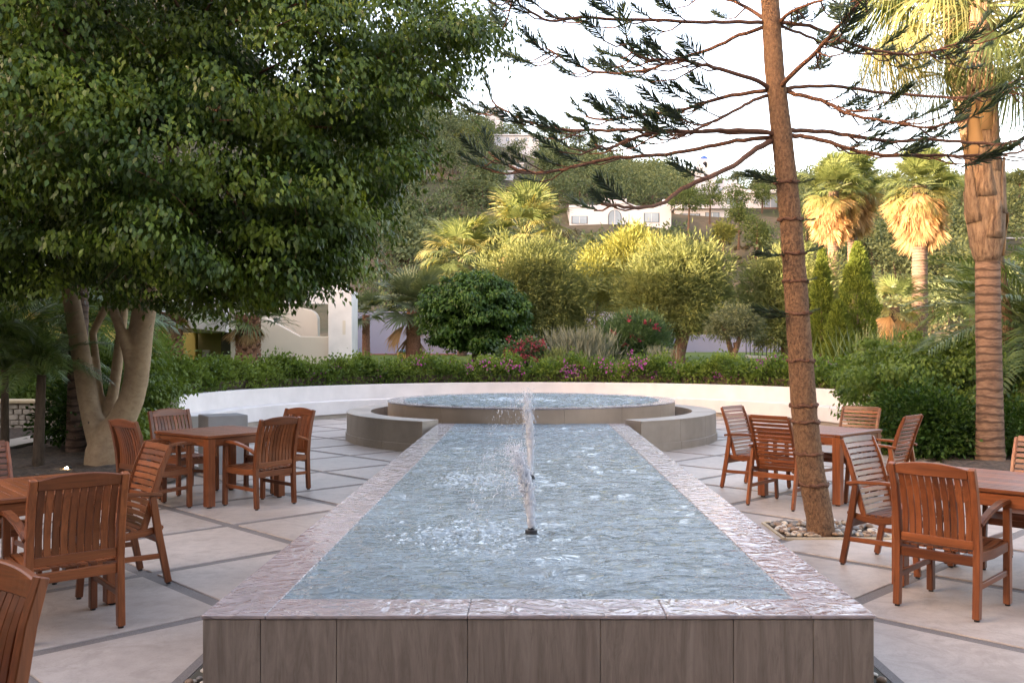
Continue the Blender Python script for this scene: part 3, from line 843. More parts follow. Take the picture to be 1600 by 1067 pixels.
obj('loggia_roof', MB().box(8, 44, -14.4, -6.6, 3.3, 3.6), CREAMWALL, wing)  # unseen roof above the camera, added to shade the nearest furniture and pool front
for cxx in (9, 15, 20, 28, 33, 39):  # unseen supports of the added shade roof
    obj('column', MB().box(cxx, cxx + 0.5, -7.3, -6.8, -0.3, 3.299).mesh('column', 0.02), WHITEWALL, wing)
obj('main_roof', MB().box(6.3, 46.3, -32.2, -13.6, 8.6, 8.85), WHITEWALL, wing)
for k in range(9):
    w_ = obj('window', MB().box(4.59, 4.66, 18 - k * 5.6 - 1.0, 18 - k * 5.6 + 1.0, 0.4, 2.9).mesh('window', 0.01), DARKFRAME, wing)
    obj('pane', MB().box(4.62, 4.675, 18 - k * 5.6 - 0.9, 18 - k * 5.6 + 0.9, 0.5, 2.8), GLASS, w_)
    w_ = obj('window', MB().box(5.98, 6.05, 18 - k * 5.6 - 0.9, 18 - k * 5.6 + 0.9, 4.4, 6.8).mesh('window', 0.01), DARKFRAME, wing)
    obj('pane', MB().box(6.0, 6.065, 18 - k * 5.6 - 0.8, 18 - k * 5.6 + 0.8, 4.5, 6.7), GLASS, w_)

YB = 34.0
def bx(px): return (px - 827) / 1450 * YB
def bz(py): return EYE + (546 - py) / 1450 * YB
villa = thing('villa', 'cream villa with sloping stair wall and slit pillar behind the hedge', 'building', (bx(450), YB, 0.6))
def vpoly(name, pts, y0, y1, mat, parent=villa, bev=0.02):
    c = villa.location
    return obj(name, MB().wallprism([(bx(a) - c.x, bz(b) - c.z) for a, b in pts], y0, y1).mesh(name, bev), mat, parent)
vpoly('stair_wall', [(360, 620), (520, 620), (520, 525.6), (469, 525.6), (405, 491), (360, 480)], 0, 0.35, CREAMWALL)
vpoly('pillar', [(515, 620), (552, 620), (552, 455), (515, 455)], -0.25, 0.9, WHITEWALL)
vpoly('slit', [(537.5, 523), (542, 523), (542, 501), (537.5, 501)], -0.262, -0.2, CREAMWALL, bev=0)
up = [(395, 620), (481, 620), (481, 515)] + [(481 - 18 + 18 * math.cos(t), 498 - 18 * math.sin(t)) for t in (0.2, 0.6, 1.0, 1.4)] + [(455, 478), (395, 470)]
vpoly('rear_wall', up, 1.6, 2.0, CREAMWALL)
par = [(282, 470), (362, 470), (362, 520)] + [(362 - 14 * k, 520 - 2.2 * math.sin(k / 5 * PI * 0.5) - 1.0 * k) for k in range(1, 6)] + [(282, 512)]
vpoly('balcony_parapet', par, -0.6, -0.3, WHITEWALL)
vpoly('balcony_floor', [(276, 512), (362, 512), (362, 519), (276, 519)], -0.28, 2.4, WHITEWALL)
vpoly('recess_wall', [(230, 620), (360, 620), (360, 519), (230, 519)], 2.2, 2.5, simple('olive_ochre', (0.30, 0.25, 0.10), 0.8, 0.1))
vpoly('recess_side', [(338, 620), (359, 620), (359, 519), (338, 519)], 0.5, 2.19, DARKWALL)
mp_ = vpoly('meter_box', [(284, 560), (297, 560), (297, 547), (284, 547)], 2.1, 2.2, WHITEWALL)
vpoly('upper_storey', [(230, 470), (520, 470), (520, 380), (230, 380)], 2.6, 3.0, WHITEWALL)
vpoly('ochre_panel', [(228, 620), (281, 620), (281, 519), (228, 519)], 1.6, 1.9, YELLOW)

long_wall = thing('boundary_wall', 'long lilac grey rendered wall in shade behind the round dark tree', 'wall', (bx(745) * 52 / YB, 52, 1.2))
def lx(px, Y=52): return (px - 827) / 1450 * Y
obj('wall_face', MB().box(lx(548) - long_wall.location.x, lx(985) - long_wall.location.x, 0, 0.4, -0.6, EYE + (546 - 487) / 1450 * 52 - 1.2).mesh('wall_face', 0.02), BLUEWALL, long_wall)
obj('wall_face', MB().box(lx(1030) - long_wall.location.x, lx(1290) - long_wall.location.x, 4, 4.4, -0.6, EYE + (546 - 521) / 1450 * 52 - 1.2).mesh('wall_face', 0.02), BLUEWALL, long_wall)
obj('red_band', MB().box(lx(565) - long_wall.location.x, lx(712) - long_wall.location.x, -0.5, -0.02, -0.4, 0.2), TERRACOTTA, long_wall)
pot = thing('lawn_bollard', 'small ochre bollard with blue cap beside the grey fan palm', 'bollard', (lx(628, 46), 46, 1.1))
obj('post', MB().box(-0.2, 0.2, -0.2, 0.2, -0.1, 0.42).mesh('post', 0.02), YELLOW, pot)
obj('cap', MB().tube([(0, 0, 0.42), (0, 0, 0.5), (0, 0, 0.56)], [0.27, 0.25, 0.05], 12), simple('blue_cap', (0.07, 0.17, 0.25), 0.5, 0.1), pot)

fence = thing('mesh_fence', 'dark upright bar fence behind the trees right of the lawn', 'fence', (lx(1240, 47), 47, 1.2))
obj('kerb', MB().sweep([(lx(1165, 47) - fence.location.x, 0, 0.0), (0, 0, -0.1), (lx(1330, 47) - fence.location.x, -1.5, -0.2)], 0.3, 0.3, 'z').mesh('kerb', 0.02), WHITEWALL, fence)
for k in range(26):
    x = lx(1168 + k * 6.4, 47) - fence.location.x
    obj('bar', MB().box(x - 0.02, x + 0.02, 0.3, 0.34, -0.2, 1.35), DARKFRAME, fence)
for z in (0.1, 1.25):
    obj('rail', MB().box(lx(1165, 47) - fence.location.x, lx(1330, 47) - fence.location.x, 0.345, 0.385, z, z + 0.05), DARKFRAME, fence)

# houses on the hill
def hill_house(name, label, cat, px0, px1, py_base, py_top, Y, depth=8):
    c = at((px0 + px1) / 2, py_base, Y)
    t = thing(name, label, cat, c)
    s = Y / 1450
    X = lambda px: (px - (px0 + px1) / 2) * s
    Z = lambda py: (py_base - py) * s
    def part(nm, pts, y0, y1, mat, parent=t, bev=0.03):
        return obj(nm, MB().wallprism([(X(a), Z(b)) for a, b in pts], y0, y1).mesh(nm, bev), mat, parent)
    def win(x0, x1, y0, y1, arch=False, base=0.0):
        pts = [(x0, y1), (x1, y1), (x1, y0), (x0, y0)]
        if arch:
            r = (x1 - x0) / 2; xc = (x0 + x1) / 2
            pts = [(x0, y1), (x1, y1)] + [(xc + r * math.cos(a), y0 + r - r * math.sin(a)) for a in np.linspace(0, PI, 9)]
        f = part('window', pts, base - 0.06, base + 0.02, DARKFRAME, bev=0)
        cx, cy = (x0 + x1) / 2, (y0 + y1) / 2
        part('pane', [(cx + (a - cx) * 0.9, cy + (b - cy) * 0.93) for a, b in pts], base - 0.09, base - 0.03, GLASSB, f, 0)
        m_ = (x0 + x1) / 2
        part('mullion', [(m_ - 0.35, y1 - 1), (m_ + 0.35, y1 - 1), (m_ + 0.35, y0 + 1), (m_ - 0.35, y0 + 1)], base - 0.12, base - 0.07, HOUSEWHITE, f, 0)
    return t, part, win
HOUSEWHITE = simple('house_white', (0.52, 0.50, 0.535), 0.8, 0.04, 0.3, bumps=0)
GLASSB = simple('pale_glass', (0.22, 0.27, 0.34), 0.08, 0.3, 0.3, bumps=0)
t, part, win = hill_house('hill_house', 'white single storey house with stepped parapet and arched window on the hillside', 'house', 890, 1050, 356, 312, 128)
part('wall', [(890, 380), (1049, 380), (1049, 322), (1042, 318), (1036, 322), (995, 322), (978, 316), (945, 316), (930, 322), (890, 322)], 0, 8, HOUSEWHITE)
part('parapet', [(944, 319), (979, 319), (979, 311), (944, 311)], -0.12, 0.6, HOUSEWHITE)
part('parapet', [(889, 325), (931, 325), (931, 321), (889, 321)], -0.1, 8.1, HOUSEWHITE)
part('chimney', [(1037, 322), (1045, 322), (1043, 308), (1039, 308)], 2, 2.8, HOUSEWHITE)
win(893, 918, 338, 350); win(950, 971, 328, 352, True); win(1006, 1030, 333, 348)
t, part, win = hill_house('glass_front_house', 'low white house with glazed front among pines right of the stepped house', 'house', 1055, 1140, 352, 318, 138)
part('wall', [(1055, 375), (1140, 375), (1140, 326), (1055, 326)], 0, 7, HOUSEWHITE)
part('roof', [(1052, 327), (1143, 327), (1143, 321), (1052, 321)], -0.6, 7.4, HOUSEWHITE)
win(1062, 1094, 334, 350); win(1102, 1124, 332, 346)
t, part, win = hill_house('balcony_house', 'white two storey house with brown balcony just left of the pine trunk', 'house', 1125, 1216, 345, 295, 150)
part('wall', [(1125, 375), (1216, 375), (1216, 302), (1165, 302), (1165, 296), (1130, 296), (1125, 300)], 0, 8, HOUSEWHITE)
part('roof', [(1160, 303), (1220, 303), (1220, 298), (1160, 298)], -0.8, 8.3, HOUSEWHITE)
win(1193, 1215, 306, 326); win(1135, 1150, 310, 324)
part('balcony', [(1190, 336), (1219, 336), (1219, 326), (1190, 326)], -1.3, -0.06, simple('balcony_wood', (0.14, 0.06, 0.04), 0.6, 0.2))
t, part, win = hill_house('bell_tower', 'white chapel bell tower with small blue dome on the ridge', 'tower', 1088, 1122, 305, 243, 185)
part('base', [(1086, 335), (1118, 335), (1118, 262), (1086, 262)], 0, 4.2, HOUSEWHITE)
cx_ = 0.0
arch = lambda x0, x1, yb, yt: [(x0, yb)] + [((x0 + x1) / 2 - (x1 - x0) / 2 * math.cos(a), yt + (x1 - x0) / 2 * (1 - math.sin(a))) for a in np.linspace(0, PI, 9)] + [(x1, yb)]
bel = [(1093, 262), (1093, 249), (1112, 249), (1112, 262)]
part('belfry', [(1093, 262), (1093, 249), (1112, 249), (1112, 262)] + list(reversed(arch(1099, 1106, 262, 252.5))), 0.4, 0.9, HOUSEWHITE)
part('belfry', [(1093, 262), (1093, 249), (1112, 249), (1112, 262)] + list(reversed(arch(1099, 1106, 262, 252.5))), 2.9, 3.4, HOUSEWHITE)
part('belfry_side', [(1093, 262), (1096, 262), (1096, 249), (1093, 249)], 0.9, 2.9, HOUSEWHITE)
part('belfry_side', [(1109, 262), (1112, 262), (1112, 249), (1109, 249)], 0.9, 2.9, HOUSEWHITE)
part('belfry_roof', [(1093, 249.3), (1112, 249.3), (1112, 248), (1093, 248)], 0.4, 3.4, HOUSEWHITE)
bm = bmesh.new(); bmesh.ops.create_uvsphere(bm, u_segments=20, v_segments=12, radius=0.92)
bmesh.ops.delete(bm, geom=[v for v in bm.verts if v.co.z < -0.02], context='VERTS')
me = bpy.data.meshes.new('dome'); bm.to_mesh(me); bm.free(); me.shade_smooth()
obj('dome', me, DOMEBLUE, t, ((1102.5 - 1105) * 185 / 1450, 1.9, (305 - 248) * 185 / 1450))
t, part, win = hill_house('chapel', 'white flat roofed chapel beside the blue domed tower', 'chapel', 1118, 1160, 310, 283, 187)
part('wall', [(1116, 335), (1160, 335), (1160, 290), (1138, 286), (1116, 288)], 0, 6, HOUSEWHITE)
part('parapet', [(1130, 288), (1152, 288), (1152, 281), (1149, 281), (1149, 284), (1144, 284), (1144, 281), (1139, 281), (1139, 284), (1134, 284), (1134, 281), (1130, 281)], 0.2, 0.8, HOUSEWHITE)
win(1124, 1131, 295, 304)
for i, (a, b_, yb, yt, Y, lab) in enumerate([(772, 842, 228, 211, 205, 'white row house near the top of the wooded hill'),
                                             (648, 672, 276, 262, 170, 'small white house behind the right edge of the ficus crown'),
                                             (788, 802, 284, 268, 160, 'tiny pale blue house among hillside trees below the ridge'),
                                             (800, 818, 266, 256, 172, 'small low white house in the middle of the wooded hill'),
                                             (758, 786, 186, 170, 222, 'pale square house on the very top of the hill'),
                                             (1570, 1610, 395, 372, 120, 'pale low house at the right edge below the hill')]):
    t, part, win = hill_house('hill_house', lab, 'house', a, b_, yb, yt, Y)
    part('wall', [(a, yb + 25), (b_, yb + 25), (b_, yt), (a, yt)], 0, 6, HOUSEWHITE)
    part('roof', [(a - 0.8, yt + 1.5), (b_ + 0.8, yt + 1.5), (b_ + 0.8, yt - 0.5), (a - 0.8, yt - 0.5)], -0.3, 6.3, HOUSEWHITE)
    nwin = max(1, int((b_ - a) // 12))
    for k in range(nwin):
        x = a + (b_ - a) * (k + 0.5) / nwin
        win(x - 2.4, x + 2.4, yt + 4.5, yt + 10)

# ------------------------------------------------------------------ foliage tools
def unit(a): return a / (np.linalg.norm(a, axis=1, keepdims=True) + 1e-9)
def leaf_mesh(name, P, D, L, W, rng, fold=0.12, flat=0.6):
    n = len(P); D = unit(D)
    up = np.tile([0, 0, 1.0], (n, 1)) * flat + rng.normal(size=(n, 3)) * (1.05 - flat)
    S = unit(np.cross(D, up)); Nn = np.cross(S, D)
    L = np.broadcast_to(np.asarray(L, float), (n,))[:, None]; W = np.broadcast_to(np.asarray(W, float), (n,))[:, None]
    v = np.empty((n, 4, 3))
    v[:, 0] = P
    v[:, 1] = P + D * L * 0.42 + S * W / 2 + Nn * W * fold
    v[:, 2] = P + D * L
    v[:, 3] = P + D * L * 0.42 - S * W / 2 + Nn * W * fold
    return np_mesh(name, v.reshape(-1, 3), np.arange(4 * n).reshape(n, 4))

def crown_points(lobes, clumps, per, cr, rng, shell=0.75, squash=0.8, rag=0.18):
    """lobes (x,y,z,rx,ry,rz): leaf positions gathered in clumps near the lobes' surfaces, plus outward directions"""
    lb = np.array(lobes, float)
    w = (lb[:, 3] * lb[:, 4] * lb[:, 5]) ** (2 / 3); w /= w.sum()
    k = rng.choice(len(lb), clumps, p=w)
    d = unit(rng.normal(size=(clumps, 3)))
    rr = np.where(rng.random(clumps) < shell, rng.uniform(0.82, 1.0, clumps), rng.random(clumps) ** 0.5 * 0.85)
    rr = rr * (1 + rng.normal(size=clumps) * rag * 0.5)
    C = lb[k, :3] + d * lb[k, 3:6] * rr[:, None]
    cs = cr * rng.uniform(0.6, 1.35, clumps)
    o = rng.normal(size=(clumps, per, 3)) * cs[:, None, None] * np.array([1, 1, squash]) * 0.55
    P = (C[:, None] + o).reshape(-1, 3)
    D = np.repeat(d, per, 0) * 0.7 + unit(o.reshape(-1, 3)) * 0.6
    return P, D, C

def dome_leaves(lobes, clumps, per, R, rng, shell=0.85, rag=0.3, flatz=0.6):
    """leaves shingled over drooping domes: positions, hanging directions and outward normals"""
    lb = np.array(lobes, float); w = (lb[:, 3] * lb[:, 4] * lb[:, 5]) ** (2 / 3); w /= w.sum()
    k = rng.choice(len(lb), clumps, p=w); d = unit(rng.normal(size=(clumps, 3)))
    rr = np.where(rng.random(clumps) < shell, rng.uniform(0.8, 1.0, clumps), rng.random(clumps) ** 0.5 * 0.8) * (1 + rng.normal(size=clumps) * rag * 0.4)
    C = lb[k, :3] + d * lb[k, 3:6] * rr[:, None]
    Rc = R * rng.uniform(0.55, 1.3, clumps)
    th = np.arccos(rng.uniform(-0.35, 1.0, (clumps, per))); ph = rng.uniform(0, 2 * PI, (clumps, per))
    lump = 1 + 0.22 * np.sin(ph * 3 + C[:, :1] * 9) + 0.12 * rng.normal(size=th.shape)
    n = np.stack([np.sin(th) * np.cos(ph), np.sin(th) * np.sin(ph), np.cos(th)], 2)
    tilt = d * np.array([1, 1, 0.3]) * 0.35
    P = C[:, None] + n * (Rc[:, None] * lump * rng.uniform(0.6, 1.05, th.shape))[..., None] * np.array([1, 1, flatz])
    t = np.stack([np.cos(th) * np.cos(ph), np.cos(th) * np.sin(ph), -np.sin(th)], 2)
    D = t * 0.7 + np.array([0, 0, -0.45]) + rng.normal(size=t.shape) * 0.42 + tilt[:, None]
    Nn = n + np.array([0, 0, 0.35]) + rng.normal(size=n.shape) * 0.38
    return P.reshape(-1, 3), D.reshape(-1, 3), Nn.reshape(-1, 3), C

def leaf_mesh_n(name, P, D, Nn, L, W, rng, fold=0.12):
    n = len(P); D = unit(D); S = unit(np.cross(D, Nn)); M = np.cross(S, D)
    L = np.broadcast_to(np.asarray(L, float), (n,))[:, None]; W = np.broadcast_to(np.asarray(W, float), (n,))[:, None]
    v = np.empty((n, 4, 3)); v[:, 0] = P
    v[:, 1] = P + D * L * 0.42 + S * W / 2 + M * W * fold
    v[:, 2] = P + D * L
    v[:, 3] = P + D * L * 0.42 - S * W / 2 + M * W * fold
    return np_mesh(name, v.reshape(-1, 3), np.arange(4 * n).reshape(n, 4))

def tree(name, label, cat, base, trunk, lobes, mat, barkmat, rng_seed, clumps, per, cr, L, W, group=None, droop=0.0, flat=0.55, shell=0.75, rag=0.2, clip=None, up=0.0, squash=0.8, dome=0):
    rng = np.random.default_rng(rng_seed)
    t = thing(name, label, cat, base, 0, group)
    b = np.array(base)
    if trunk:
        mb = MB()
        for pts, rad in trunk:
            mb.tube([Vector(p) - Vector(base) for p in pts], rad, 9)
        obj('trunk', mb.mesh('trunk', 0, True), barkmat, t)
    if dome:
        P, D, Nn, C = dome_leaves(lobes, clumps, per, dome, rng, 0.85, rag)
        if clip is not None:
            keep = clip(P, rng); P, D, Nn = P[keep], D[keep], Nn[keep]
        n = len(P)
        tag(obj('crown', leaf_mesh_n('crown', P - b, D, Nn, L * rng.uniform(0.7, 1.25, n), W * rng.uniform(0.8, 1.2, n), rng), mat, t), kind='stuff')
        return t
    P, D, C = crown_points(lobes, clumps, per, cr, rng, shell, squash, rag)
    D = D + rng.normal(size=D.shape) * 0.35; D[:, 2] += up - droop
    if clip is not None:
        keep = clip(P, rng); P, D = P[keep], D[keep]
    n = len(P)
    me = leaf_mesh('crown', P - b, D, L * rng.uniform(0.7, 1.25, n), W * rng.uniform(0.8, 1.2, n), rng, flat=flat)
    tag(obj('crown', me, mat, t), kind='stuff')
    return t

# ------------------------------------------------------------------ ficus on the left
YF = 13.0
fb = at(168, 740, YF); fb.z = 0.03
ficus = thing('ficus_tree', 'big ficus tree with several smooth pale stems and dense glossy crown', 'tree', fb)
def stem(mb, pts, ws, Y0=YF, dys=None):
    P_ = [at(p[0], p[1], Y0 + (dys[i] if dys else 0)) - fb for i, p in enumerate(pts)]
    mb.tube(P_, [w * YF / 1450 / 2 for w in ws], 16)
mb = MB()
stem(mb, [(172, 760), (170, 735), (171, 705), (176, 683), (191, 655), (205, 625), (212, 597), (216, 560), (220, 519), (229, 461), (245, 380), (262, 300), (270, 200), (280, 60)],
     [84, 74, 70, 58, 42, 38, 37, 38, 37, 35, 30, 26, 22, 14])
stem(mb, [(170, 705), (155, 682), (143, 650), (136, 615), (129, 570), (121, 520), (112, 470), (100, 400), (80, 320), (70, 220)], [52, 40, 31, 30, 29, 28, 26, 23, 20, 12], dys=[0, .05, .05, .1, .1, .1, .1, .1, .2, .3])
stem(mb, [(170, 692), (170, 665), (175, 625), (182, 580), (189, 520), (197, 440), (205, 340)], [24, 20, 18, 17, 16, 15, 12], dys=[.1, .18, .24, .3, .35, .4, .5])
stem(mb, [(160, 680), (157, 630), (151, 570), (145, 520), (160, 490), (172, 465)], [18, 13, 12, 12, 13, 11], dys=[.1, .22, .28, .3, .3, .3])
stem(mb, [(206, 575), (199, 545), (188, 515), (179, 490), (170, 462), (158, 430)], [20, 18, 16, 14, 13, 10], dys=[-.05, -.12, -.15, -.15, -.15, -.1])
stem(mb, [(245, 390), (330, 300), (430, 230), (520, 170), (600, 110)], [22, 18, 14, 10, 6], dys=[0, -.3, -.6, -.8, -1])
stem(mb, [(262, 300), (200, 200), (140, 120), (90, 60)], [18, 14, 10, 6], dys=[0, -.4, -.8, -1])
stem(mb, [(228, 470), (300, 420), (400, 360), (470, 330)], [16, 13, 10, 6], dys=[0, .3, .5, .6])
me = mb.mesh('trunk', 0, True)
ft = obj('trunk', me, FICUSBARK, ficus)
rm = ft.modifiers.new('join', 'REMESH'); rm.mode = 'VOXEL'; rm.voxel_size = 0.022; rm.use_smooth_shade = True
sm = ft.modifiers.new('soften', 'SMOOTH'); sm.factor = 0.5; sm.iterations = 6
def knot(px, py, r, Y):
    c = at(px, py, Y) - fb
    mb = MB()
    ring_ = [c + Vector((math.cos(a) * r * 0.8, -0.01 - 0.012 * math.cos(a), math.sin(a) * r)) for a in np.linspace(0, 2 * PI, 13)]
    mb.tube(ring_, r * 0.3, 6, False)
    obj('knot', mb.mesh('knot', 0, True), DARKBARK, ft)
knot(203, 672, 0.028, YF - 0.27); knot(123, 562, 0.022, YF - 0.08); knot(139, 660, 0.014, YF - 0.18)

FICUS_LOBES = [(-4.6, 12.2, 5.3, 2.9, 2.9, 2.75), (-6.6, 11.6, 5.0, 2.6, 2.6, 2.6), (-3.1, 11.6, 4.3, 1.75, 2.0, 1.75), (-6.0, 10.6, 3.75, 2.2, 1.9, 1.45),
               (-2.55, 12.0, 5.6, 1.9, 2.0, 1.8), (-3.7, 10.7, 3.35, 1.5, 1.5, 1.1), (-1.45, 11.9, 5.75, 1.05, 1.2, 0.95), (-5.2, 11.0, 6.3, 2.6, 2.4, 1.9),
               (-2.5, 11.9, 3.75, 0.7, 1.2, 1.0), (-7.6, 12.5, 3.7, 2.0, 2.2, 1.5), (-2.85, 11.6, 2.85, 0.65, 0.9, 0.65), (-2.75, 11.5, 2.75, 0.7, 0.9, 0.6), (-3.5, 11.2, 2.65, 1.0, 1.0, 0.7), (-3.1, 11.9, 3.0, 0.85, 1.0, 0.75), (-4.6, 11.2, 2.75, 1.3, 1.3, 0.75), (-7.2, 11.6, 2.9, 1.4, 1.4, 0.8), (-0.75, 11.8, 5.55, 0.55, 0.7, 0.42)]
def ficus_clip(P, rng):
    px = 827 + 1450 * P[:, 0] / P[:, 1]; zmin = 2.12 + 0.22 * np.sin(P[:, 0] * 2.3 + 1) * np.cos(P[:, 1] * 1.7) + rng.normal(size=len(P)) * 0.09
    hole = np.zeros(len(P), bool)
    return (P[:, 2] > zmin) & ~hole
rng = np.random.default_rng(77)
P, D, Nn, C = dome_leaves(FICUS_LOBES, 930, 270, 0.48, rng, 0.84, 0.3, 0.62)
k = ficus_clip(P, rng) & (P[:, 1] > 8.2)
P, D, Nn = P[k], D[k], Nn[k]; n = len(P)
me = leaf_mesh_n('crown', P - np.array(fb), D, Nn, 0.083 * rng.uniform(0.7, 1.25, n), 0.043 * rng.uniform(0.8, 1.2, n), rng, 0.16)
tag(obj('crown', me, L_FICUS, ficus), kind='stuff')
# hanging sprays at the rim of the crown, and bare twigs inside
Ps = []; Ds = []; mb = MB()
for _ in range(230):
    c = C[rng.integers(len(C))]
    if c[2] > 6.9 or c[1] > 13: continue
    d = np.array([rng.normal() * 0.5 + (0.3 if c[0] > -4 else -0.1), rng.normal() * 0.5, -0.2]); ln = rng.uniform(0.35, 0.8)
    pts = []
    for q in range(7):
        u = q / 6; pts.append(c + d / np.linalg.norm(d) * ln * u + np.array([0, 0, -0.45 * ln * u * u]))
    if min(p[2] for p in pts) < 2.0: continue
    mb.tube([Vector(p) - fb for p in pts], [0.007 - 0.0008 * q for q in range(7)], 4)
    for q in range(18):
        u = rng.uniform(0.15, 1); i = min(5, int(u * 6)); p = pts[i] + (pts[i + 1] - pts[i]) * (u * 6 - i)
        Ps.append(p + rng.normal(size=3) * 0.015); Ds.append(d * 0.6 + rng.normal(size=3) * 0.5 + np.array([0, 0, -0.7]))
for _ in range(150):
    c = C[rng.integers(len(C))]; c2 = np.array([-4.6, 12.3, 4.6]) + (c - np.array([-4.6, 12.3, 4.6])) * rng.uniform(0.55, 0.8)
    if c[2] < 2.4: continue
    mid = (c + c2) / 2 + rng.normal(size=3) * 0.08
    mb.tube([Vector(c2) - fb, Vector(mid) - fb, Vector(c) - fb], [0.018, 0.012, 0.005], 5)
obj('twigs', mb.mesh('twigs', 0, True), BRANCHBARK, ficus)['kind'] = 'stuff'
me = leaf_mesh('hanging_sprays', np.array(Ps) - np.array(fb), np.array(Ds), 0.082 * rng.uniform(0.7, 1.2, len(Ps)), 0.042, rng, fold=0.14, flat=0.5)
tag(obj('hanging_sprays', me, L_FICUS, ficus), kind='stuff')

# ------------------------------------------------------------------ leaning araucaria
YP = 8.2
pbase = at(1283, 838, YP); pbase.z = 0
pine = thing('araucaria_tree', 'leaning araucaria with ringed brown trunk and long level branches', 'tree', pbase)
TR = [(1284, 845, 43), (1281, 810, 42), (1268, 740, 41), (1257, 650, 40), (1251, 560, 38), (1244, 460, 36), (1236, 350, 34), (1222, 215, 32), (1210, 110, 30), (1203, 0, 28), (1196, -120, 26), (1190, -240, 22), (1186, -340, 14)]
ty = [t_[1] for t_ in TR]
def trunk_x(py): return float(np.interp(-py, [-q for q in ty], [t_[0] for t_ in TR]))
def trunk_w(py): return float(np.interp(-py, [-q for q in ty], [t_[2] for t_ in TR]))
pts = []; rad = []; r2 = random.Random(3)
for py in np.linspace(848, -335, 150):
    pts.append(at(trunk_x(py), py, YP) - pbase); rad.append(trunk_w(py) * YP / 2900 * (1 + r2.uniform(-0.02, 0.02)))
ptrunk = obj('trunk', MB().tube(pts, rad, 20).mesh('trunk', 0, True), PINEBARK, pine)
for k, py in enumerate((756, 708, 658, 633, 564, 490, 440, 397, 344, 286)):
    c = at(trunk_x(py), py, YP) - pbase; r_ = trunk_w(py) * YP / 2900
    mb = MB()
    rp = [c + Vector((math.cos(a) * r_, math.sin(a) * r_, r2.uniform(-0.012, 0.012))) for a in np.linspace(0, 2 * PI, 21)]
    mb.tube(rp, [0.009 + 0.012 * r2.random() for _ in rp], 7, False)
    for q in range(6):
        a = q * 1.047 + k; p0 = c + Vector((math.cos(a), math.sin(a), 0)) * r_ * 0.8
        mb.tube([p0, p0 + Vector((math.cos(a), math.sin(a), 0.2)) * r2.uniform(0.03, 0.05)], [0.02, 0.012], 7)
    obj('whorl_scar', mb.mesh('whorl_scar', 0, True), BRANCHBARK, ptrunk)

def araucaria_frond(seed):
    rng = random.Random(seed); mb = MB()
    ax = lambda t: Vector((0, t, 0.10 * t * t))
    mb.tube([ax(k / 6) for k in range(7)], [0.022, 0.02, 0.018, 0.016, 0.014, 0.012, 0.006], 5)
    for k in range(15):
        t = 0.06 + 0.94 * k / 14
        for s in (-1, 1):
            ln = (0.24 + 0.32 * math.sin(PI * min(1, t * 0.85 + 0.15))) * rng.uniform(0.75, 1.1)
            ang = math.radians(rng.uniform(38, 60)) * (1 - 0.45 * t)
            p0 = ax(t); dz = rng.uniform(-0.25, 0.3)
            p1 = p0 + Vector((s * math.sin(ang), math.cos(ang), dz)) * ln * 0.55
            p2 = p1 + Vector((s * math.sin(ang) * 0.6, math.cos(ang), dz + 0.25)) * ln * 0.45
            mb.tube([p0, p1, p2], [0.015, 0.022, 0.007], 4)
    return mb.mesh('frond', 0, True)
AFR = [araucaria_frond(s) for s in (1, 2, 3, 4)]
for me in AFR: me.materials.append(L_NEEDLE)
def frond_at(parent, base, p, d, ln, rng, roll=None):
    d = Vector(d).normalized()
    q = d.to_track_quat('Y', 'Z')
    q = q @ Euler((0, rng.uniform(-0.45, 0.45) if roll is None else roll, 0)).to_quaternion()
    o = obj('frond', rng.choice(AFR), None, parent, p, None, ln)
    o.rotation_euler = q.to_euler()
    return o
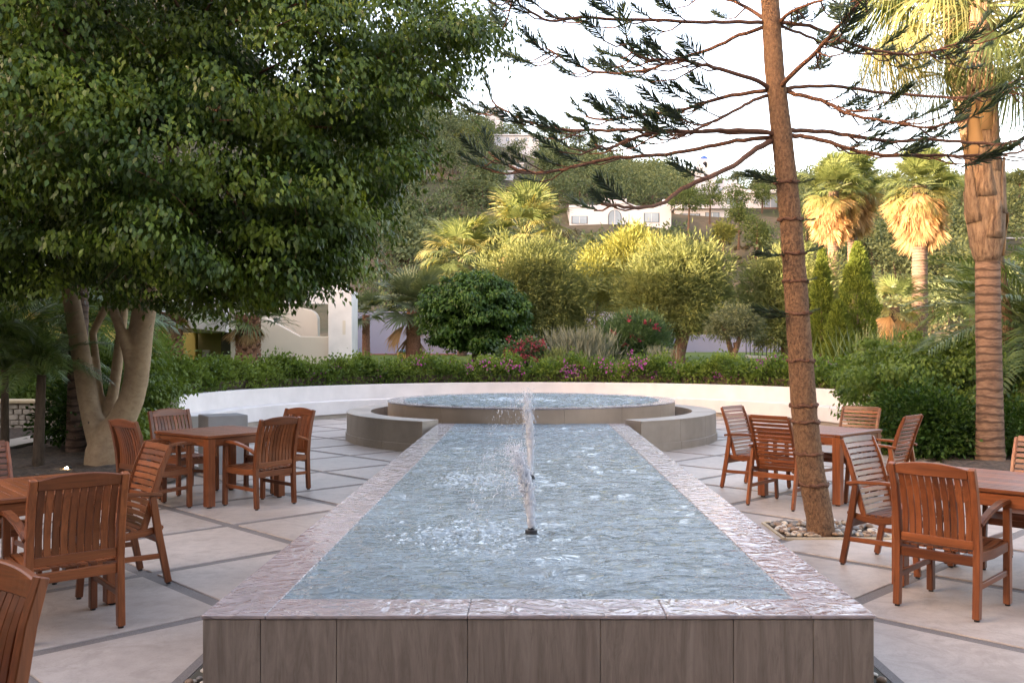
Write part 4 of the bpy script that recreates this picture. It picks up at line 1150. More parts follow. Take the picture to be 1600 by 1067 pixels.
BR_ = [([(1194, 36), (1140, 35), (1087, 34), (994, 31), (907, 29), (859, 32), (825, 17), (806, 0), (800, -14)], 9, -1.0),
       ([(1196, 30), (1166, 11), (1136, 0), (1090, -12), (1040, -10)], 9, 1.2),
       ([(1192, 43), (1155, 56), (1110, 77), (1057, 94), (1012, 109), (971, 115), (930, 113), (900, 101), (874, 88), (852, 74)], 9, 0.8),
       ([(1215, 36), (1245, 15), (1282, 2), (1330, -20)], 9, -0.9),
       ([(1219, 37), (1256, 39), (1294, 52), (1332, 70), (1381, 82), (1420, 85), (1460, 80), (1499, 66), (1529, 49)], 9, 0.3),
       ([(1219, 42), (1250, 52), (1293, 70), (1335, 82), (1381, 87), (1420, 84)], 7, 1.4),
       ([(1204, 139), (1174, 124), (1125, 109), (1087, 99), (1057, 94), (1012, 94), (990, 79), (978, 58)], 10, -0.9),
       ([(1217, 139), (1237, 116), (1275, 82), (1301, 52), (1327, 22), (1346, 0), (1360, -20)], 12, -1.6),
       ([(1198, 142), (1155, 148), (1106, 159), (1069, 171), (1012, 178), (952, 187), (915, 182)], 10, 0.6),
       ([(1198, 150), (1170, 161), (1144, 176), (1106, 195), (1076, 208), (1040, 214)], 8, -0.5),
       ([(1228, 139), (1250, 135), (1316, 136), (1365, 143), (1434, 149), (1506, 152), (1545, 141), (1600, 123), (1640, 105)], 9, 0.5),
       ([(1228, 144), (1250, 149), (1293, 161), (1316, 174), (1348, 184), (1398, 193), (1447, 198), (1490, 192)], 10, -0.8),
       ([(1215, 212), (1181, 205), (1125, 204), (1087, 206), (1042, 206), (1005, 212), (975, 221), (952, 232), (930, 226)], 11, -0.7),
       ([(1211, 214), (1162, 219), (1117, 227), (1069, 238), (1012, 244), (960, 247), (911, 257), (874, 266), (836, 270), (802, 262), (776, 247), (764, 238)], 10, 0.7),
       ([(1205, 221), (1174, 238), (1147, 259), (1110, 277), (1065, 296), (1039, 315), (1012, 324), (975, 323), (940, 319)], 13, -1.7),
       ([(1212, 209), (1140, 207), (1060, 205), (980, 204), (925, 204), (874, 202), (825, 191), (787, 172), (768, 158)], 9, 0.2),
       ([(1232, 205), (1250, 205), (1299, 208), (1348, 216), (1398, 220), (1447, 218), (1512, 223), (1562, 226), (1600, 216), (1640, 205)], 11, 0.6),
       ([(1232, 212), (1250, 213), (1289, 220), (1322, 231), (1365, 241), (1407, 244), (1463, 243), (1529, 244), (1578, 241), (1610, 230)], 11, -0.4)]
brng = random.Random(21)
for bi, (pts2, w0, dy) in enumerate(BR_):
    m = len(pts2); P3 = []
    for i, (a, b_) in enumerate(pts2):
        u = i / (m - 1); P3.append(at(a, b_, YP + dy * u) - pbase)
    # finer curve
    fine = []
    for i in range(m - 1):
        p0, p1, p2, p3 = P3[max(i - 1, 0)], P3[i], P3[i + 1], P3[min(i + 2, m - 1)]
        for q in range(4):
            t = q / 4
            fine.append(0.5 * ((2 * p1) + (p2 - p0) * t + (2 * p0 - 5 * p1 + 4 * p2 - p3) * t * t + (3 * p1 - p0 - 3 * p2 + p3) * t ** 3))
    fine.append(P3[-1])
    nf = len(fine)
    fine = [p + (Vector((0, brng.uniform(-.006, .006), brng.uniform(-.008, .008))) if 0 < i < nf - 1 else Vector()) for i, p in enumerate(fine)]
    rr = [w0 * 0.74 * (YP + dy * i / (nf - 1)) / 2900 * (1 - 0.6 * i / (nf - 1)) for i in range(nf)]
    br = obj('branch', MB().tube(fine, rr, 8).mesh('branch', 0, True), BRANCHBARK, pine)
    d = fine[-1] - fine[-3]
    frond_at(br, None, fine[-2], d + Vector((0, 0, 0.05)), brng.uniform(0.18, 0.26), brng)
    # side twigs with fronds on the outer half
    for _ in range(5 if bi == 14 else 7 if m < 7 else 13):
        u = brng.uniform(0.25, 0.97); i = min(nf - 2, int(u * (nf - 1))); p = fine[i]
        dirv = (fine[i + 1] - fine[i]).normalized()
        sidev = Vector((dirv.x * 0.9, brng.choice((-1, 1)) * brng.uniform(0.3, 1.0), brng.uniform(-0.2, 0.15)))
        ln = brng.uniform(0.12, 0.5)
        tip = p + sidev.normalized() * ln + Vector((0, 0, -0.05 * ln)); mid = (p + tip) / 2 + Vector((0, 0, -0.10 * ln))
        obj('twig', MB().tube([p, mid, tip], [0.008, 0.0065, 0.005], 5).mesh('twig', 0, True), BRANCHBARK, br)
        frond_at(br, None, tip - sidev.normalized() * 0.03, sidev + Vector((dirv.x * 0.4, 0, 0.45)), brng.uniform(0.18, 0.31), brng)
for px, py, dx, ln in ((1232, 285, -1, 0.3), (1240, 286, 1, 0.14), (1225, 280, -1, 0.22), (1240, 345, 1, 0.12), (1225, 398, -1, 0.27), (1258, 395, 1, 0.17), (1230, 440, 1, 0.1), (1230, 490, -1, 0.3), (1260, 488, 1, 0.1), (1225, 494, -1, 0.24)):
    p = at(trunk_x(py) + dx * 14, py, YP - 0.08) - pbase
    frond_at(ptrunk, None, p, Vector((dx, brng.uniform(-0.4, 0.1), brng.uniform(-0.1, 0.25))), ln, brng, 0.2)
# pebble pit at its foot
pit = thing('tree_pit', 'square pit of rounded pebbles at the foot of the leaning araucaria', 'tree pit', (2.62, 8.4, 0))
pd = [(-0.40, -0.36), (0.52, -0.36), (0.52, 0.36), (-0.40, 0.36)]
obj('pit_bed', MB().prism(pd, 0.001, 0.006), SOIL, pit)
for (a, b_), (c_, d_) in zip(pd, pd[1:] + pd[:1]):
    L_ = math.hypot(c_ - a, d_ - b_); ang = math.atan2(d_ - b_, c_ - a)
    obj('edging', MB().box(0, L_, -0.03, 0.0, -0.02, 0.016).mesh('edging', 0.003), simple('pit_edging', (0.42, 0.34, 0.24), 0.8, 0.15), pit, (a, b_, 0), (0, 0, ang))
for k in range(210):
    x, y = prng.uniform(-0.37, 0.49), prng.uniform(-0.33, 0.33)
    if math.hypot(x + 0.035, y - 0.03 + 0.2) < 0.12: continue
    pebble(pit, x, y, prng.uniform(0.012, 0.035), prng.uniform(0.02, 0.036), prng)

# ------------------------------------------------------------------ palms
def fan_leaf(name, lp, L, nseg, spread, droop, w, seed, fold=0.25):
    rng = random.Random(seed); mb = MB()
    mb.tube([(0, 0, 0), (0, lp * 0.5, 0.02 * lp), (0, lp, 0)], [0.022 * max(L, .6), 0.016 * max(L, .6), 0.012 * max(L, .6)], 4)
    for i in range(nseg):
        a = -spread + 2 * spread * i / (nseg - 1)
        d = Vector((math.sin(a), math.cos(a), fold * abs(math.sin(a)) + rng.uniform(-0.06, 0.06))).normalized()
        s = Vector((math.cos(a), -math.sin(a), 0)); ln = L * (0.72 + 0.28 * math.cos(a * 0.7)) * rng.uniform(0.9, 1.08)
        ww = w * rng.uniform(0.85, 1.15); dr = droop * rng.uniform(0.7, 1.3)
        prof = ((0.02, 0.25, 0), (0.45, 1.0, 0.08), (0.75, 0.62, 0.42), (1.0, 0.06, 1.0))
        vs = []
        for t, f, z in prof:
            c = Vector((0, lp, 0)) + d * ln * t * (1 - 0.25 * dr * z) + Vector((0, 0, -dr * z * ln))
            vs += [c - s * ww * f / 2, c + s * ww * f / 2 + Vector((0, 0, ww * f * 0.25))]
        mb.add(vs, [(0, 1, 3, 2), (2, 3, 5, 4), (4, 5, 7, 6)])
    return mb.mesh(name)

def crown_of(parent, z, meshes, n, e0, e1, rng, scale=1.0, name='frond', x=0, y=0, dz=0.0, power=1.0):
    for i in range(n):
        az = i * 2.39996 + rng.uniform(-0.25, 0.25); u = (i + 0.5) / n
        el = math.radians(e0 + (e1 - e0) * u ** power + rng.uniform(-6, 6))
        obj(name, rng.choice(meshes), None, parent, (x, y, z - dz * u), Euler((el, rng.uniform(-0.25, 0.25), az), 'XYZ'), scale * rng.uniform(0.85, 1.12))

def leafset(mat, specs):
    out = []
    for k, sp in enumerate(specs):
        me = fan_leaf('fan_leaf', *sp, seed=100 + k * 7 + len(mat.name)); me.materials.append(mat); out.append(me)
    return out
WASH = leafset(L_FAN, [(0.75, 0.85, 38, 1.9, 0.28, 0.04), (0.85, 0.9, 38, 1.8, 0.4, 0.04), (0.7, 0.8, 38, 2.0, 0.2, 0.04)])
WASHGOLD = leafset(L_FANGOLD, [(0.75, 0.85, 36, 1.9, 0.35, 0.04), (0.8, 0.85, 36, 1.7, 0.5, 0.04)])
WASHDEAD = leafset(L_DEAD, [(0.45, 0.95, 26, 0.75, 0.12, 0.05), (0.4, 0.85, 24, 0.6, 0.2, 0.05)])
FANB = leafset(L_FANBLUE, [(0.6, 0.8, 28, 2.0, 0.10, 0.06), (0.7, 0.85, 28, 1.9, 0.2, 0.06)])

def ringed_trunk(parent, pts, rads, rings, mat, amp=0.05, n=14, name='trunk'):
    ln = [0]
    for a, b_ in zip(pts[:-1], pts[1:]): ln.append(ln[-1] + (Vector(b_) - Vector(a)).length)
    P_ = []; R_ = []; m = rings * 4
    for k in range(m + 1):
        s = ln[-1] * k / m
        P_.append(Vector([float(np.interp(s, ln, [p[q] for p in pts])) for q in range(3)]))
        R_.append(float(np.interp(s, ln, rads)) * (1 + amp * (1 if k % 4 == 0 else (-0.3 if k % 4 == 2 else 0.2)) * random.Random(k * 13).uniform(0.4, 1.2)))
    return obj(name, MB().tube(P_, R_, n).mesh(name, 0, True), mat, parent)

def fan_palm(label, px, py_base, py_top, Y, wpx, fronds, scale, meshes, e0=80, e1=-45, skirt=0, name='fan_palm', mat=PALMBARK2, lean=0, group=None, seed=1, dead=None, skz=0.3, gold=None):
    rng = random.Random(seed)
    b = at(px, py_base, Y); top = at(px + lean, py_top, Y) - b
    t = thing(name, label, 'palm', b, 0, group)
    r_ = wpx * Y / 2900
    ringed_trunk(t, [(0, 0, -0.6), (top.x * 0.5, 0, top.z * 0.5), (top.x, 0, top.z)], [r_ * 1.15, r_, r_ * 0.95], max(6, int(top.z * 5)), mat, 0.06)
    crown_of(t, top.z + 0.1, meshes, fronds, e0, e1, rng, scale, 'frond', top.x, 0)
    if gold: crown_of(t, top.z - 0.1, gold, fronds // 3, -5, -50, rng, scale, 'frond', top.x, 0)
    if skirt: crown_of(t, top.z - 0.05, dead or WASHDEAD, skirt, -35, -84, rng, scale * 1.12, 'dry_frond', top.x, 0, dz=skz)
    return t

fan_palm('tall skirted fan palm with the leftmost straw skirt right of the araucaria', 1302, 560, 300, 46, 17, 44, 1.15, WASH, 85, -12, 110, 'skirted_fan_palm', seed=1, skz=1.0, gold=WASHGOLD, group='tall skirted fan palms')
fan_palm('tall skirted fan palm just behind and right of the leftmost skirted one', 1332, 560, 288, 48, 15, 44, 1.2, WASH, 85, -12, 110, 'skirted_fan_palm', seed=2, skz=1.1, gold=WASHGOLD, group='tall skirted fan palms')
fan_palm('single tall skirted fan palm with bare trunk left of the near palm', 1437, 560, 292, 42, 23, 46, 1.25, WASH, 85, -15, 130, 'skirted_fan_palm', seed=3, skz=1.1, gold=WASHGOLD, group='tall skirted fan palms')
fan_palm('low bright fan palm between the columnar cypress and the skirted palm', 1398, 555, 480, 40, 16, 26, 0.95, WASHGOLD + WASH, 80, -40, 10, seed=4)
fan_palm('sunlit fan palm rising behind the tamarisks, larger of the pair', 818, 560, 372, 50, 16, 40, 1.9, WASH + WASHGOLD, 80, -45, 8, seed=5)
fan_palm('sunlit fan palm behind the dark round tree, smaller of the pair', 722, 560, 402, 50, 14, 36, 1.65, WASH + WASHGOLD, 80, -45, 8, seed=6)
fan_palm('grey green fan palm with stout trunk in front of the lilac wall', 646, 558, 482, 40, 22, 34, 1.45, FANB, 80, -35, 4, seed=7, mat=DIAMONDBARK)
fan_palm('small grey green fan palm beside the white slit pillar', 572, 560, 492, 44, 12, 18, 1.0, FANB, 70, -35, 0, seed=8, mat=DIAMONDBARK)
def cut_palm(label, px, py_base, py_top, Y, wpx, seed, fr, e0, e1, sc):
    rng = random.Random(seed); b = at(px, py_base, Y); top = at(px, py_top, Y).z - b.z
    t = thing('cut_trunk_palm', label, 'palm', b, 0, 'palms with rough cut trunks')
    r_ = wpx * Y / 2900
    obj('trunk', MB().tube([(0, 0, -0.4), (0, 0, top * 0.5), (0, 0, top)], [r_ * 0.85, r_ * 0.8, r_ * 0.85], 12).mesh('trunk', 0, True), DIAMONDBARK, t)
    nrow = int(top / 0.16) + 2
    for k in range(nrow):
        for q in range(8):
            a = q * PI / 4 + (k % 2) * PI / 8; z = -0.1 + k * 0.16
            p0 = Vector((math.cos(a) * r_ * 0.75, math.sin(a) * r_ * 0.75, z)); o_ = Vector((math.cos(a), math.sin(a), 0))
            s_ = Vector((-math.sin(a), math.cos(a), 0)); tip = p0 + o_ * r_ * 0.42 + Vector((0, 0, 0.17))
            m_ = MB(); w_ = r_ * 0.36
            m_.add([p0 - s_ * w_, p0 + s_ * w_, tip + s_ * w_ * 0.45, tip - s_ * w_ * 0.45, p0 + o_ * r_ * 0.30 - s_ * w_ * 0.8, p0 + o_ * r_ * 0.30 + s_ * w_ * 0.8],
                   [(0, 1, 2, 3), (4, 5, 2, 3), (0, 4, 3), (1, 2, 5), (0, 1, 5, 4)])
            obj('leaf_base', m_.mesh('leaf_base'), DIAMONDBARK, t)
    crown_of(t, top + 0.05, FANB + WASH, fr, e0, e1, rng, sc)
    crown_of(t, top, WASHDEAD, 10, -30, -75, rng, sc * 0.7, 'dry_frond')
cut_palm('rough cut palm trunk in front of the cream stair wall', 388, 600, 500, 31, 34, 31, 26, 80, -20, 1.15)
cut_palm('rough cut palm trunk beside the ochre recess, right of the ficus stems', 264, 600, 488, 31, 38, 32, 26, 80, -15, 1.2)

# near palm on the right with peeling boots
kb = at(1548, 727, 13.3); kb.z = 0.03
king = thing('tall_palm', 'tall palm with ringed trunk and peeling leaf bases, nearest on the right', 'palm', kb)
def kp(px, py): return at(px, py, 13.3) - kb
s_ = 13.3 / 2900
ringed_trunk(king, [kp(1548, 735), kp(1547, 700), kp(1546, 600), kp(1544, 500), kp(1543, 405)], [46 * s_, 42 * s_, 38 * s_, 37 * s_, 36 * s_], 26, PALMBARK, 0.035, 18)
obj('crownshaft', MB().tube([kp(1543, 412), kp(1543, 398), kp(1542, 375), kp(1541, 330), kp(1539, 270), kp(1536, 200), kp(1533, 130), kp(1530, 60), kp(1528, -30)], [34 * s_, 44 * s_, 52 * s_, 56 * s_, 52 * s_, 44 * s_, 36 * s_, 30 * s_, 22 * s_], 18).mesh('crownshaft', 0, True), BOOTBARK, king)
krng = random.Random(8)
for k in range(26):
    a = k * 2.4; z0 = 400 - 13.5 * k * 0.95; py0 = max(70, z0); r0 = float(np.interp(py0, [60, 200, 330, 400], [31, 45, 57, 46])) * s_
    hgt = krng.uniform(55, 110); w_ = krng.uniform(0.45, 0.9)
    m_ = MB(); vs = []; fs = []
    for q in range(6):
        u = q / 5; py = py0 - hgt * u; c = kp(float(np.interp(py, [60, 400], [1530, 1543])), py)
        rr = float(np.interp(py, [-40, 60, 200, 330, 400], [22, 31, 45, 57, 46])) * s_ * (1.04 + 0.16 * u * u + 0.05 * krng.random())
        for w in range(5):
            aa = a + (w - 2) / 2 * w_ * (1 - 0.75 * u)
            vs.append(c + Vector((math.cos(aa), math.sin(aa), 0)) * rr * (1 - 0.03 * abs(w - 2)))
    for q in range(5):
        for w in range(4):
            i0 = q * 5 + w; fs.append((i0, i0 + 1, i0 + 6, i0 + 5))
    m_.add(vs, fs)
    o_ = obj('leaf_base', m_.mesh('leaf_base', 0, True), BOOTBARK if k % 3 else L_DEAD, king)
    so = o_.modifiers.new('thick', 'SOLIDIFY'); so.thickness = 0.012
KINGLEAF = leafset(L_FANGOLD, [(1.1, 1.1, 60, 1.7, 0.85, 0.026), (1.2, 1.15, 60, 1.6, 1.05, 0.026), (1.0, 1.05, 56, 1.8, 0.7, 0.026)])
KINGGREEN = leafset(L_FAN, [(1.1, 1.1, 60, 1.7, 0.8, 0.026), (1.2, 1.15, 60, 1.6, 0.95, 0.026)])
ktop = kp(1529, 10)
crown_of(king, ktop.z, KINGLEAF + KINGGREEN, 34, 75, -50, krng, 1.05, 'frond', ktop.x, ktop.y)
b2 = at(1580, 640, 16.5)
kp2 = thing('leaning_palm', 'slim leaning palm trunk behind the near ringed palm', 'palm', b2)
q2 = [at(a, b_, 16.5) - b2 for a, b_ in ((1582, 690), (1572, 520), (1555, 400), (1525, 270), (1500, 150), (1488, 60), (1482, -20))]
ringed_trunk(kp2, q2, [24 * 16.5 / 2900] * 7, 30, BOOTBARK, 0.05)
crown_of(kp2, q2[-1].z + 0.1, KINGLEAF + WASHGOLD, 26, 75, -55, krng, 1.0, 'frond', q2[-1].x, 0)

# feather palms
def feather(name, L, arch, nleaf, ll, w, seed, droop=0.35, mat=L_PINNATE):
    rng = random.Random(seed); mb = MB()
    def ax(t): return Vector((0, L * (t - 0.12 * t * t), arch * L * (0.55 * t - t * t)))
    mb.tube([ax(k / 10) for k in range(11)], [0.014 * (1 - 0.08 * k) for k in range(11)], 4)
    for k in range(nleaf):
        t = 0.16 + 0.84 * k / (nleaf - 1); p = ax(t); d = (ax(min(1, t + 0.02)) - ax(t - 0.02)).normalized()
        for s in (-1, 1):
            ln = ll * math.sin(PI * (0.12 + 0.80 * t)) ** 0.6 * rng.uniform(0.85, 1.1)
            dv = (Vector((s * 0.85, 0, 0.22 + rng.uniform(-.12, .12))) + d * 0.75).normalized()
            sd = d.cross(dv).cross(dv).normalized(); ww = w
            p1 = p + dv * ln * 0.5; p2 = p + dv * ln + Vector((0, 0, -droop * ln))
            mb.add([p, p1 - sd * ww / 2, p2, p1 + sd * ww / 2], [(0, 1, 2, 3)])
    me = mb.mesh(name); me.materials.append(mat); return me
FEATH = [feather('feather_leaf', 1.0, 0.6, 34, 0.32, 0.02, s) for s in (1, 2)] + [feather('feather_leaf', 1.0, 0.95, 34, 0.3, 0.02, 3, 0.6)]
L_FEATHR = leafmat('date_palm_leaf', (0.04, 0.075, 0.02), (0.11, 0.15, 0.045), None, 0.3, 0.45, 0.35)
FEATHR = [feather('feather_leaf', 1.0, 0.7, 44, 0.26, 0.014, s, 0.3, L_FEATHR) for s in (5, 6)]
def feather_palm(label, base, h, r_, n, L, seed, meshes, e0=85, e1=-5, lean=0.0, mat=DARKBARK, group=None, dry=4):
    rng = random.Random(seed)
    t = thing('feather_palm', label, 'palm', base, 0, group)
    ringed_trunk(t, [(0, 0, -0.1), (lean * 0.5, 0, h * 0.5), (lean, 0, h)], [r_ * 1.2, r_, r_ * 0.9], max(5, int(h * 7)), mat, 0.08, 9)
    crown_of(t, h, meshes, n, e0, e1, rng, L, 'frond', lean, 0)
    return t
g_ = 'feather palms in the left bed'
feather_palm('slim feather palm with thin stem at the left edge of the bed', (-7.95, 14.07, 0.04), 1.3, 0.055, 30, 1.45, 1, FEATH, 88, 5, group=g_)
feather_palm('feather palm on a thin dark stem left of the ficus', (-6.75, 12.75, 0.04), 1.25, 0.065, 20, 0.95, 2, FEATH, 88, 0, 0.05, group=g_)
feather_palm('tall feather palm behind, with fronds reaching over the stone wall', (-8.3, 16.6, 0.04), 1.9, 0.07, 22, 1.9, 3, FEATH, 88, 0, group=g_)
feather_palm('feather palm further back between the ficus and ochre wall', (-8.6, 19.5, 0.3), 2.0, 0.08, 22, 2.0, 4, FEATH, 88, 0, group=g_)
b3 = at(120, 735, 14.4); b3.z = 0.04
t = thing('ringed_palm', 'purplish ringed palm trunk directly behind the ficus stems', 'palm', b3)
ringed_trunk(t, [(0, 0, -0.1), (0.02, 0, 1.4), (0.08, 0, 4.6)], [0.165, 0.14, 0.12], 22, PALMBARK2, 0.04)
crown_of(t, 4.6, FEATH, 18, 80, -25, random.Random(5), 2.2, 'frond', 0.08, 0)
g_ = 'date palms on the right'
feather_palm('bushy date palm with dark trunk behind the near ringed palm', (8.9, 16.0, 0.04), 1.6, 0.24, 36, 2.4, 6, FEATHR, 85, -25, group=g_)
feather_palm('low date palm spreading fronds at the right edge', (10.6, 17.5, 0.04), 1.9, 0.22, 34, 2.6, 7, FEATHR, 85, -20, group=g_)
feather_palm('date palm clump behind the hedge, right of the skirted palm', tuple(at(1525, 560, 27)), 1.3, 0.2, 34, 2.0, 8, FEATHR, 85, -10, group=g_)

# strappy clump
rng = np.random.default_rng(4)
c = at(1395, 560, 28); cl = thing('strap_leaf_clump', 'clump of upright strap leaves behind the hedge below the cypresses', 'plant', c)
nL = 260; P = np.stack([rng.normal(size=nL) * 0.95, rng.normal(size=nL) * 0.3, np.full(nL, -0.4)], 1); D = np.stack([rng.normal(size=nL) * 0.45, rng.normal(size=nL) * 0.3, np.ones(nL)], 1)
tag(obj('blades', leaf_mesh('blades', P, D, rng.uniform(0.9, 1.6, nL), 0.08, rng, flat=0), L_FAN, cl), kind='stuff')
# ------------------------------------------------------------------ garden trees and shrubs
def plain_trunk(base, top, r0, r1, wob=0.1, seed=1, arms=()):
    rng = random.Random(seed); b = Vector(base); t = Vector(top); pts = []; rad = []
    for k in range(7):
        u = k / 6; pts.append(b.lerp(t, u) + Vector((rng.uniform(-wob, wob), rng.uniform(-wob, wob), 0)) * (1 if 0 < k < 6 else 0)); rad.append(r0 + (r1 - r0) * u)
    out = [(pts, rad)]
    for a in arms:
        out.append(([pts[3], pts[3].lerp(Vector(a), 0.5) + Vector((0, 0, 0.1)), Vector(a)], [r1 * 1.2, r1 * 0.9, r1 * 0.4]))
    return out
def lob(px, py, Y, rx, rz, ry=None):
    if Y > 40.5: py += 12; rz *= 0.92
    p = at(px, py, Y); s = Y / 1450
    return (p.x, p.y, p.z, rx * s, (ry or rx) * s, rz * s)
def ground_at(px, Y): return Vector(((px - 827) / 1450 * Y, Y, tz((px - 827) / 1450 * Y, Y)))

b = ground_at(742, 36)
tree('round_dark_tree', 'dense dark green rounded tree in front of the lilac wall', 'tree', b, plain_trunk(b, b + Vector((0, 0, 1.6)), 0.14, 0.1, 0.03),
     [lob(742, 492, 36, 74, 56), lob(712, 505, 36, 48, 44), lob(780, 500, 36, 42, 50), lob(742, 462, 36, 52, 34), lob(700, 480, 36, 40, 40), lob(790, 525, 36, 32, 32)], L_DARK, DARKBARK, 11, 620, 75, 0.30, 0.15, 0.09, rag=0.35, dome=0.36)
g_ = 'tamarisk trees on the lawn'
def tamarisk(label, px, Y, lobes, seed, clumps, arms=(), mat=L_TAMARISK, name='tamarisk_tree', r=0.24, group=g_):
    b = ground_at(px, Y)
    P_ = at(px, 470, Y)
    tree(name, label, 'tree', b, plain_trunk(b - Vector((0, 0, 0.2)), (b.x + 0.3, b.y, P_.z), r, r * 0.5, 0.12, seed, [at(a, c_, Y) for a, c_ in arms]), lobes, mat, OLIVEBARK, seed, int(clumps * 1.2), 56, 0.30, 0.26, 0.046, group=group, flat=0.1, up=0.25, rag=0.55, squash=1.15, shell=0.75)
tamarisk('broad feathery tamarisk right of the dark round tree', 845, 42, [lob(805, 438, 42, 58, 60), lob(862, 448, 42, 56, 56), lob(878, 488, 42, 48, 42), lob(835, 405, 42, 50, 36), lob(825, 480, 42, 48, 38)], 21, 640, [(800, 450), (890, 470)])
tamarisk('tallest feathery tamarisk in the middle of the lawn with gnarled trunk', 1062, 41, [lob(1045, 448, 41, 76, 54), lob(1085, 425, 41, 52, 48), lob(1008, 462, 41, 42, 42), lob(1060, 412, 41, 50, 44), lob(1050, 488, 41, 56, 26), lob(1108, 472, 41, 34, 34)], 22, 760, [(1000, 470), (1110, 470)], r=0.36)
tamarisk('feathery tamarisk half hidden behind the leaning araucaria trunk', 1222, 42, [lob(1205, 460, 42, 52, 62), lob(1255, 450, 42, 55, 66), lob(1225, 420, 42, 42, 38), lob(1290, 480, 42, 36, 50), lob(1215, 500, 42, 55, 30)], 23, 560, [(1190, 470), (1270, 460)])
g_ = 'golden trees behind the tamarisks'
tamarisk('tall golden crowned tree peaking behind the middle tamarisk', 978, 47, [lob(978, 385, 47, 32, 36), lob(970, 420, 47, 45, 40), lob(990, 370, 47, 20, 24)], 31, 260, mat=L_YELLOW, name='golden_tree', r=0.15, group=g_)
tamarisk('second golden tree, right of the tallest golden crown', 1032, 46, [lob(1030, 395, 46, 28, 32), lob(1040, 420, 46, 40, 35)], 32, 210, mat=L_YELLOW, name='golden_tree', r=0.15, group=g_)
tamarisk('smallest golden tree, left of the tallest golden crown', 925, 46, [lob(925, 405, 46, 18, 24), lob(932, 430, 46, 32, 32)], 33, 150, mat=L_YELLOW, name='golden_tree', r=0.12, group=g_)
b = ground_at(1147, 36)
tree('olive_tree', 'small olive tree with forked trunk on the open lawn', 'tree', b, plain_trunk(b - Vector((0, 0, 0.2)), b + Vector((0.05, 0, 1.0)), 0.16, 0.1, 0.05, 3, [at(1125, 500, 36), at(1168, 500, 36)]),
     [lob(1148, 500, 36, 32, 22), lob(1128, 512, 36, 18, 16), lob(1172, 508, 36, 18, 18)], L_OLIVE, OLIVEBARK, 41, 170, 40, 0.26, 0.14, 0.04, flat=0.3)
b = ground_at(995, 33)
ol = tree('oleander_bush', 'green oleander bush dotted with pink flowers in front of the tamarisks', 'bush', b, None,
     [lob(990, 525, 33, 46, 34), lob(962, 535, 33, 28, 26), lob(1022, 535, 33, 24, 26)], L_OLEANDER, None, 42, 260, 36, 0.28, 0.2, 0.045, up=0.6, flat=0.1)
def flowers(parent, base, pts, n, cr, size, mat, seed):
    rng = np.random.default_rng(seed); P = []
    for p in pts: P.append(np.array(p) - np.array(base) + rng.normal(size=(n, 3)) * cr)
    P = np.concatenate(P); D = rng.normal(size=P.shape) + np.array([0, -0.5, 0.3])
    tag(obj('blossoms', leaf_mesh('blossoms', P, D, size * rng.uniform(0.7, 1.2, len(P)), size * 0.9, rng, flat=0.2), mat, parent), kind='stuff')
flowers(ol, b, [at(x, y, 32.2) for x, y in ((988, 524), (977, 538), (1010, 503), (981, 500), (1027, 514), (958, 520), (1000, 530))], 14, 0.07, 0.1, F_RED, 5)
def spray_bush(label, px, Y, w, py_top, seed, n, mat, name, L=0.8):
    b = ground_at(px, Y); rng = np.random.default_rng(seed); t = thing(name, label, 'bush', b)
    h = at(px, py_top, Y).z - b.z; s = Y / 1450
    P = np.stack([rng.normal(size=n) * w * s * 0.4, rng.normal(size=n) * 0.4, rng.uniform(0.0, 0.75, n) * h], 1)
    D = np.stack([P[:, 0] * 0.35 + rng.normal(size=n) * 0.25, rng.normal(size=n) * 0.25, np.full(n, 1.0)], 1)
    tag(obj('sprays', leaf_mesh('sprays', P, D, L * rng.uniform(0.4, 1.0, n) * h * 0.5, 0.034, rng, flat=0), mat, t), kind='stuff')
    return t
spray_bush('silvery upright spray bush behind the middle of the hedge', 905, 31, 62, 512, 51, 2200, L_GREY, 'silver_bush')
spray_bush('smaller silvery spray bush right of the oleander', 1032, 31, 30, 540, 52, 500, L_GREY, 'silver_bush')
spray_bush('pale green upright bush beside the red bougainvillea', 868, 30, 30, 540, 53, 500, L_TAMARISK, 'green_spray_bush')
b = ground_at(818, 31)
rb = tree('red_bougainvillea', 'red flowering bougainvillea mound behind the hedge', 'bush', b, None, [lob(822, 548, 31, 34, 20), lob(798, 552, 31, 20, 12)], L_OLEANDER, None, 54, 90, 30, 0.2, 0.11, 0.07)
rng_ = np.random.default_rng(6)
flowers(rb, b, [at(rng_.normal(822, 17), rng_.normal(545, 10), 30.3 + rng_.normal() * 0.2) for _ in range(34)], 15, 0.06, 0.06, F_RED, 7)
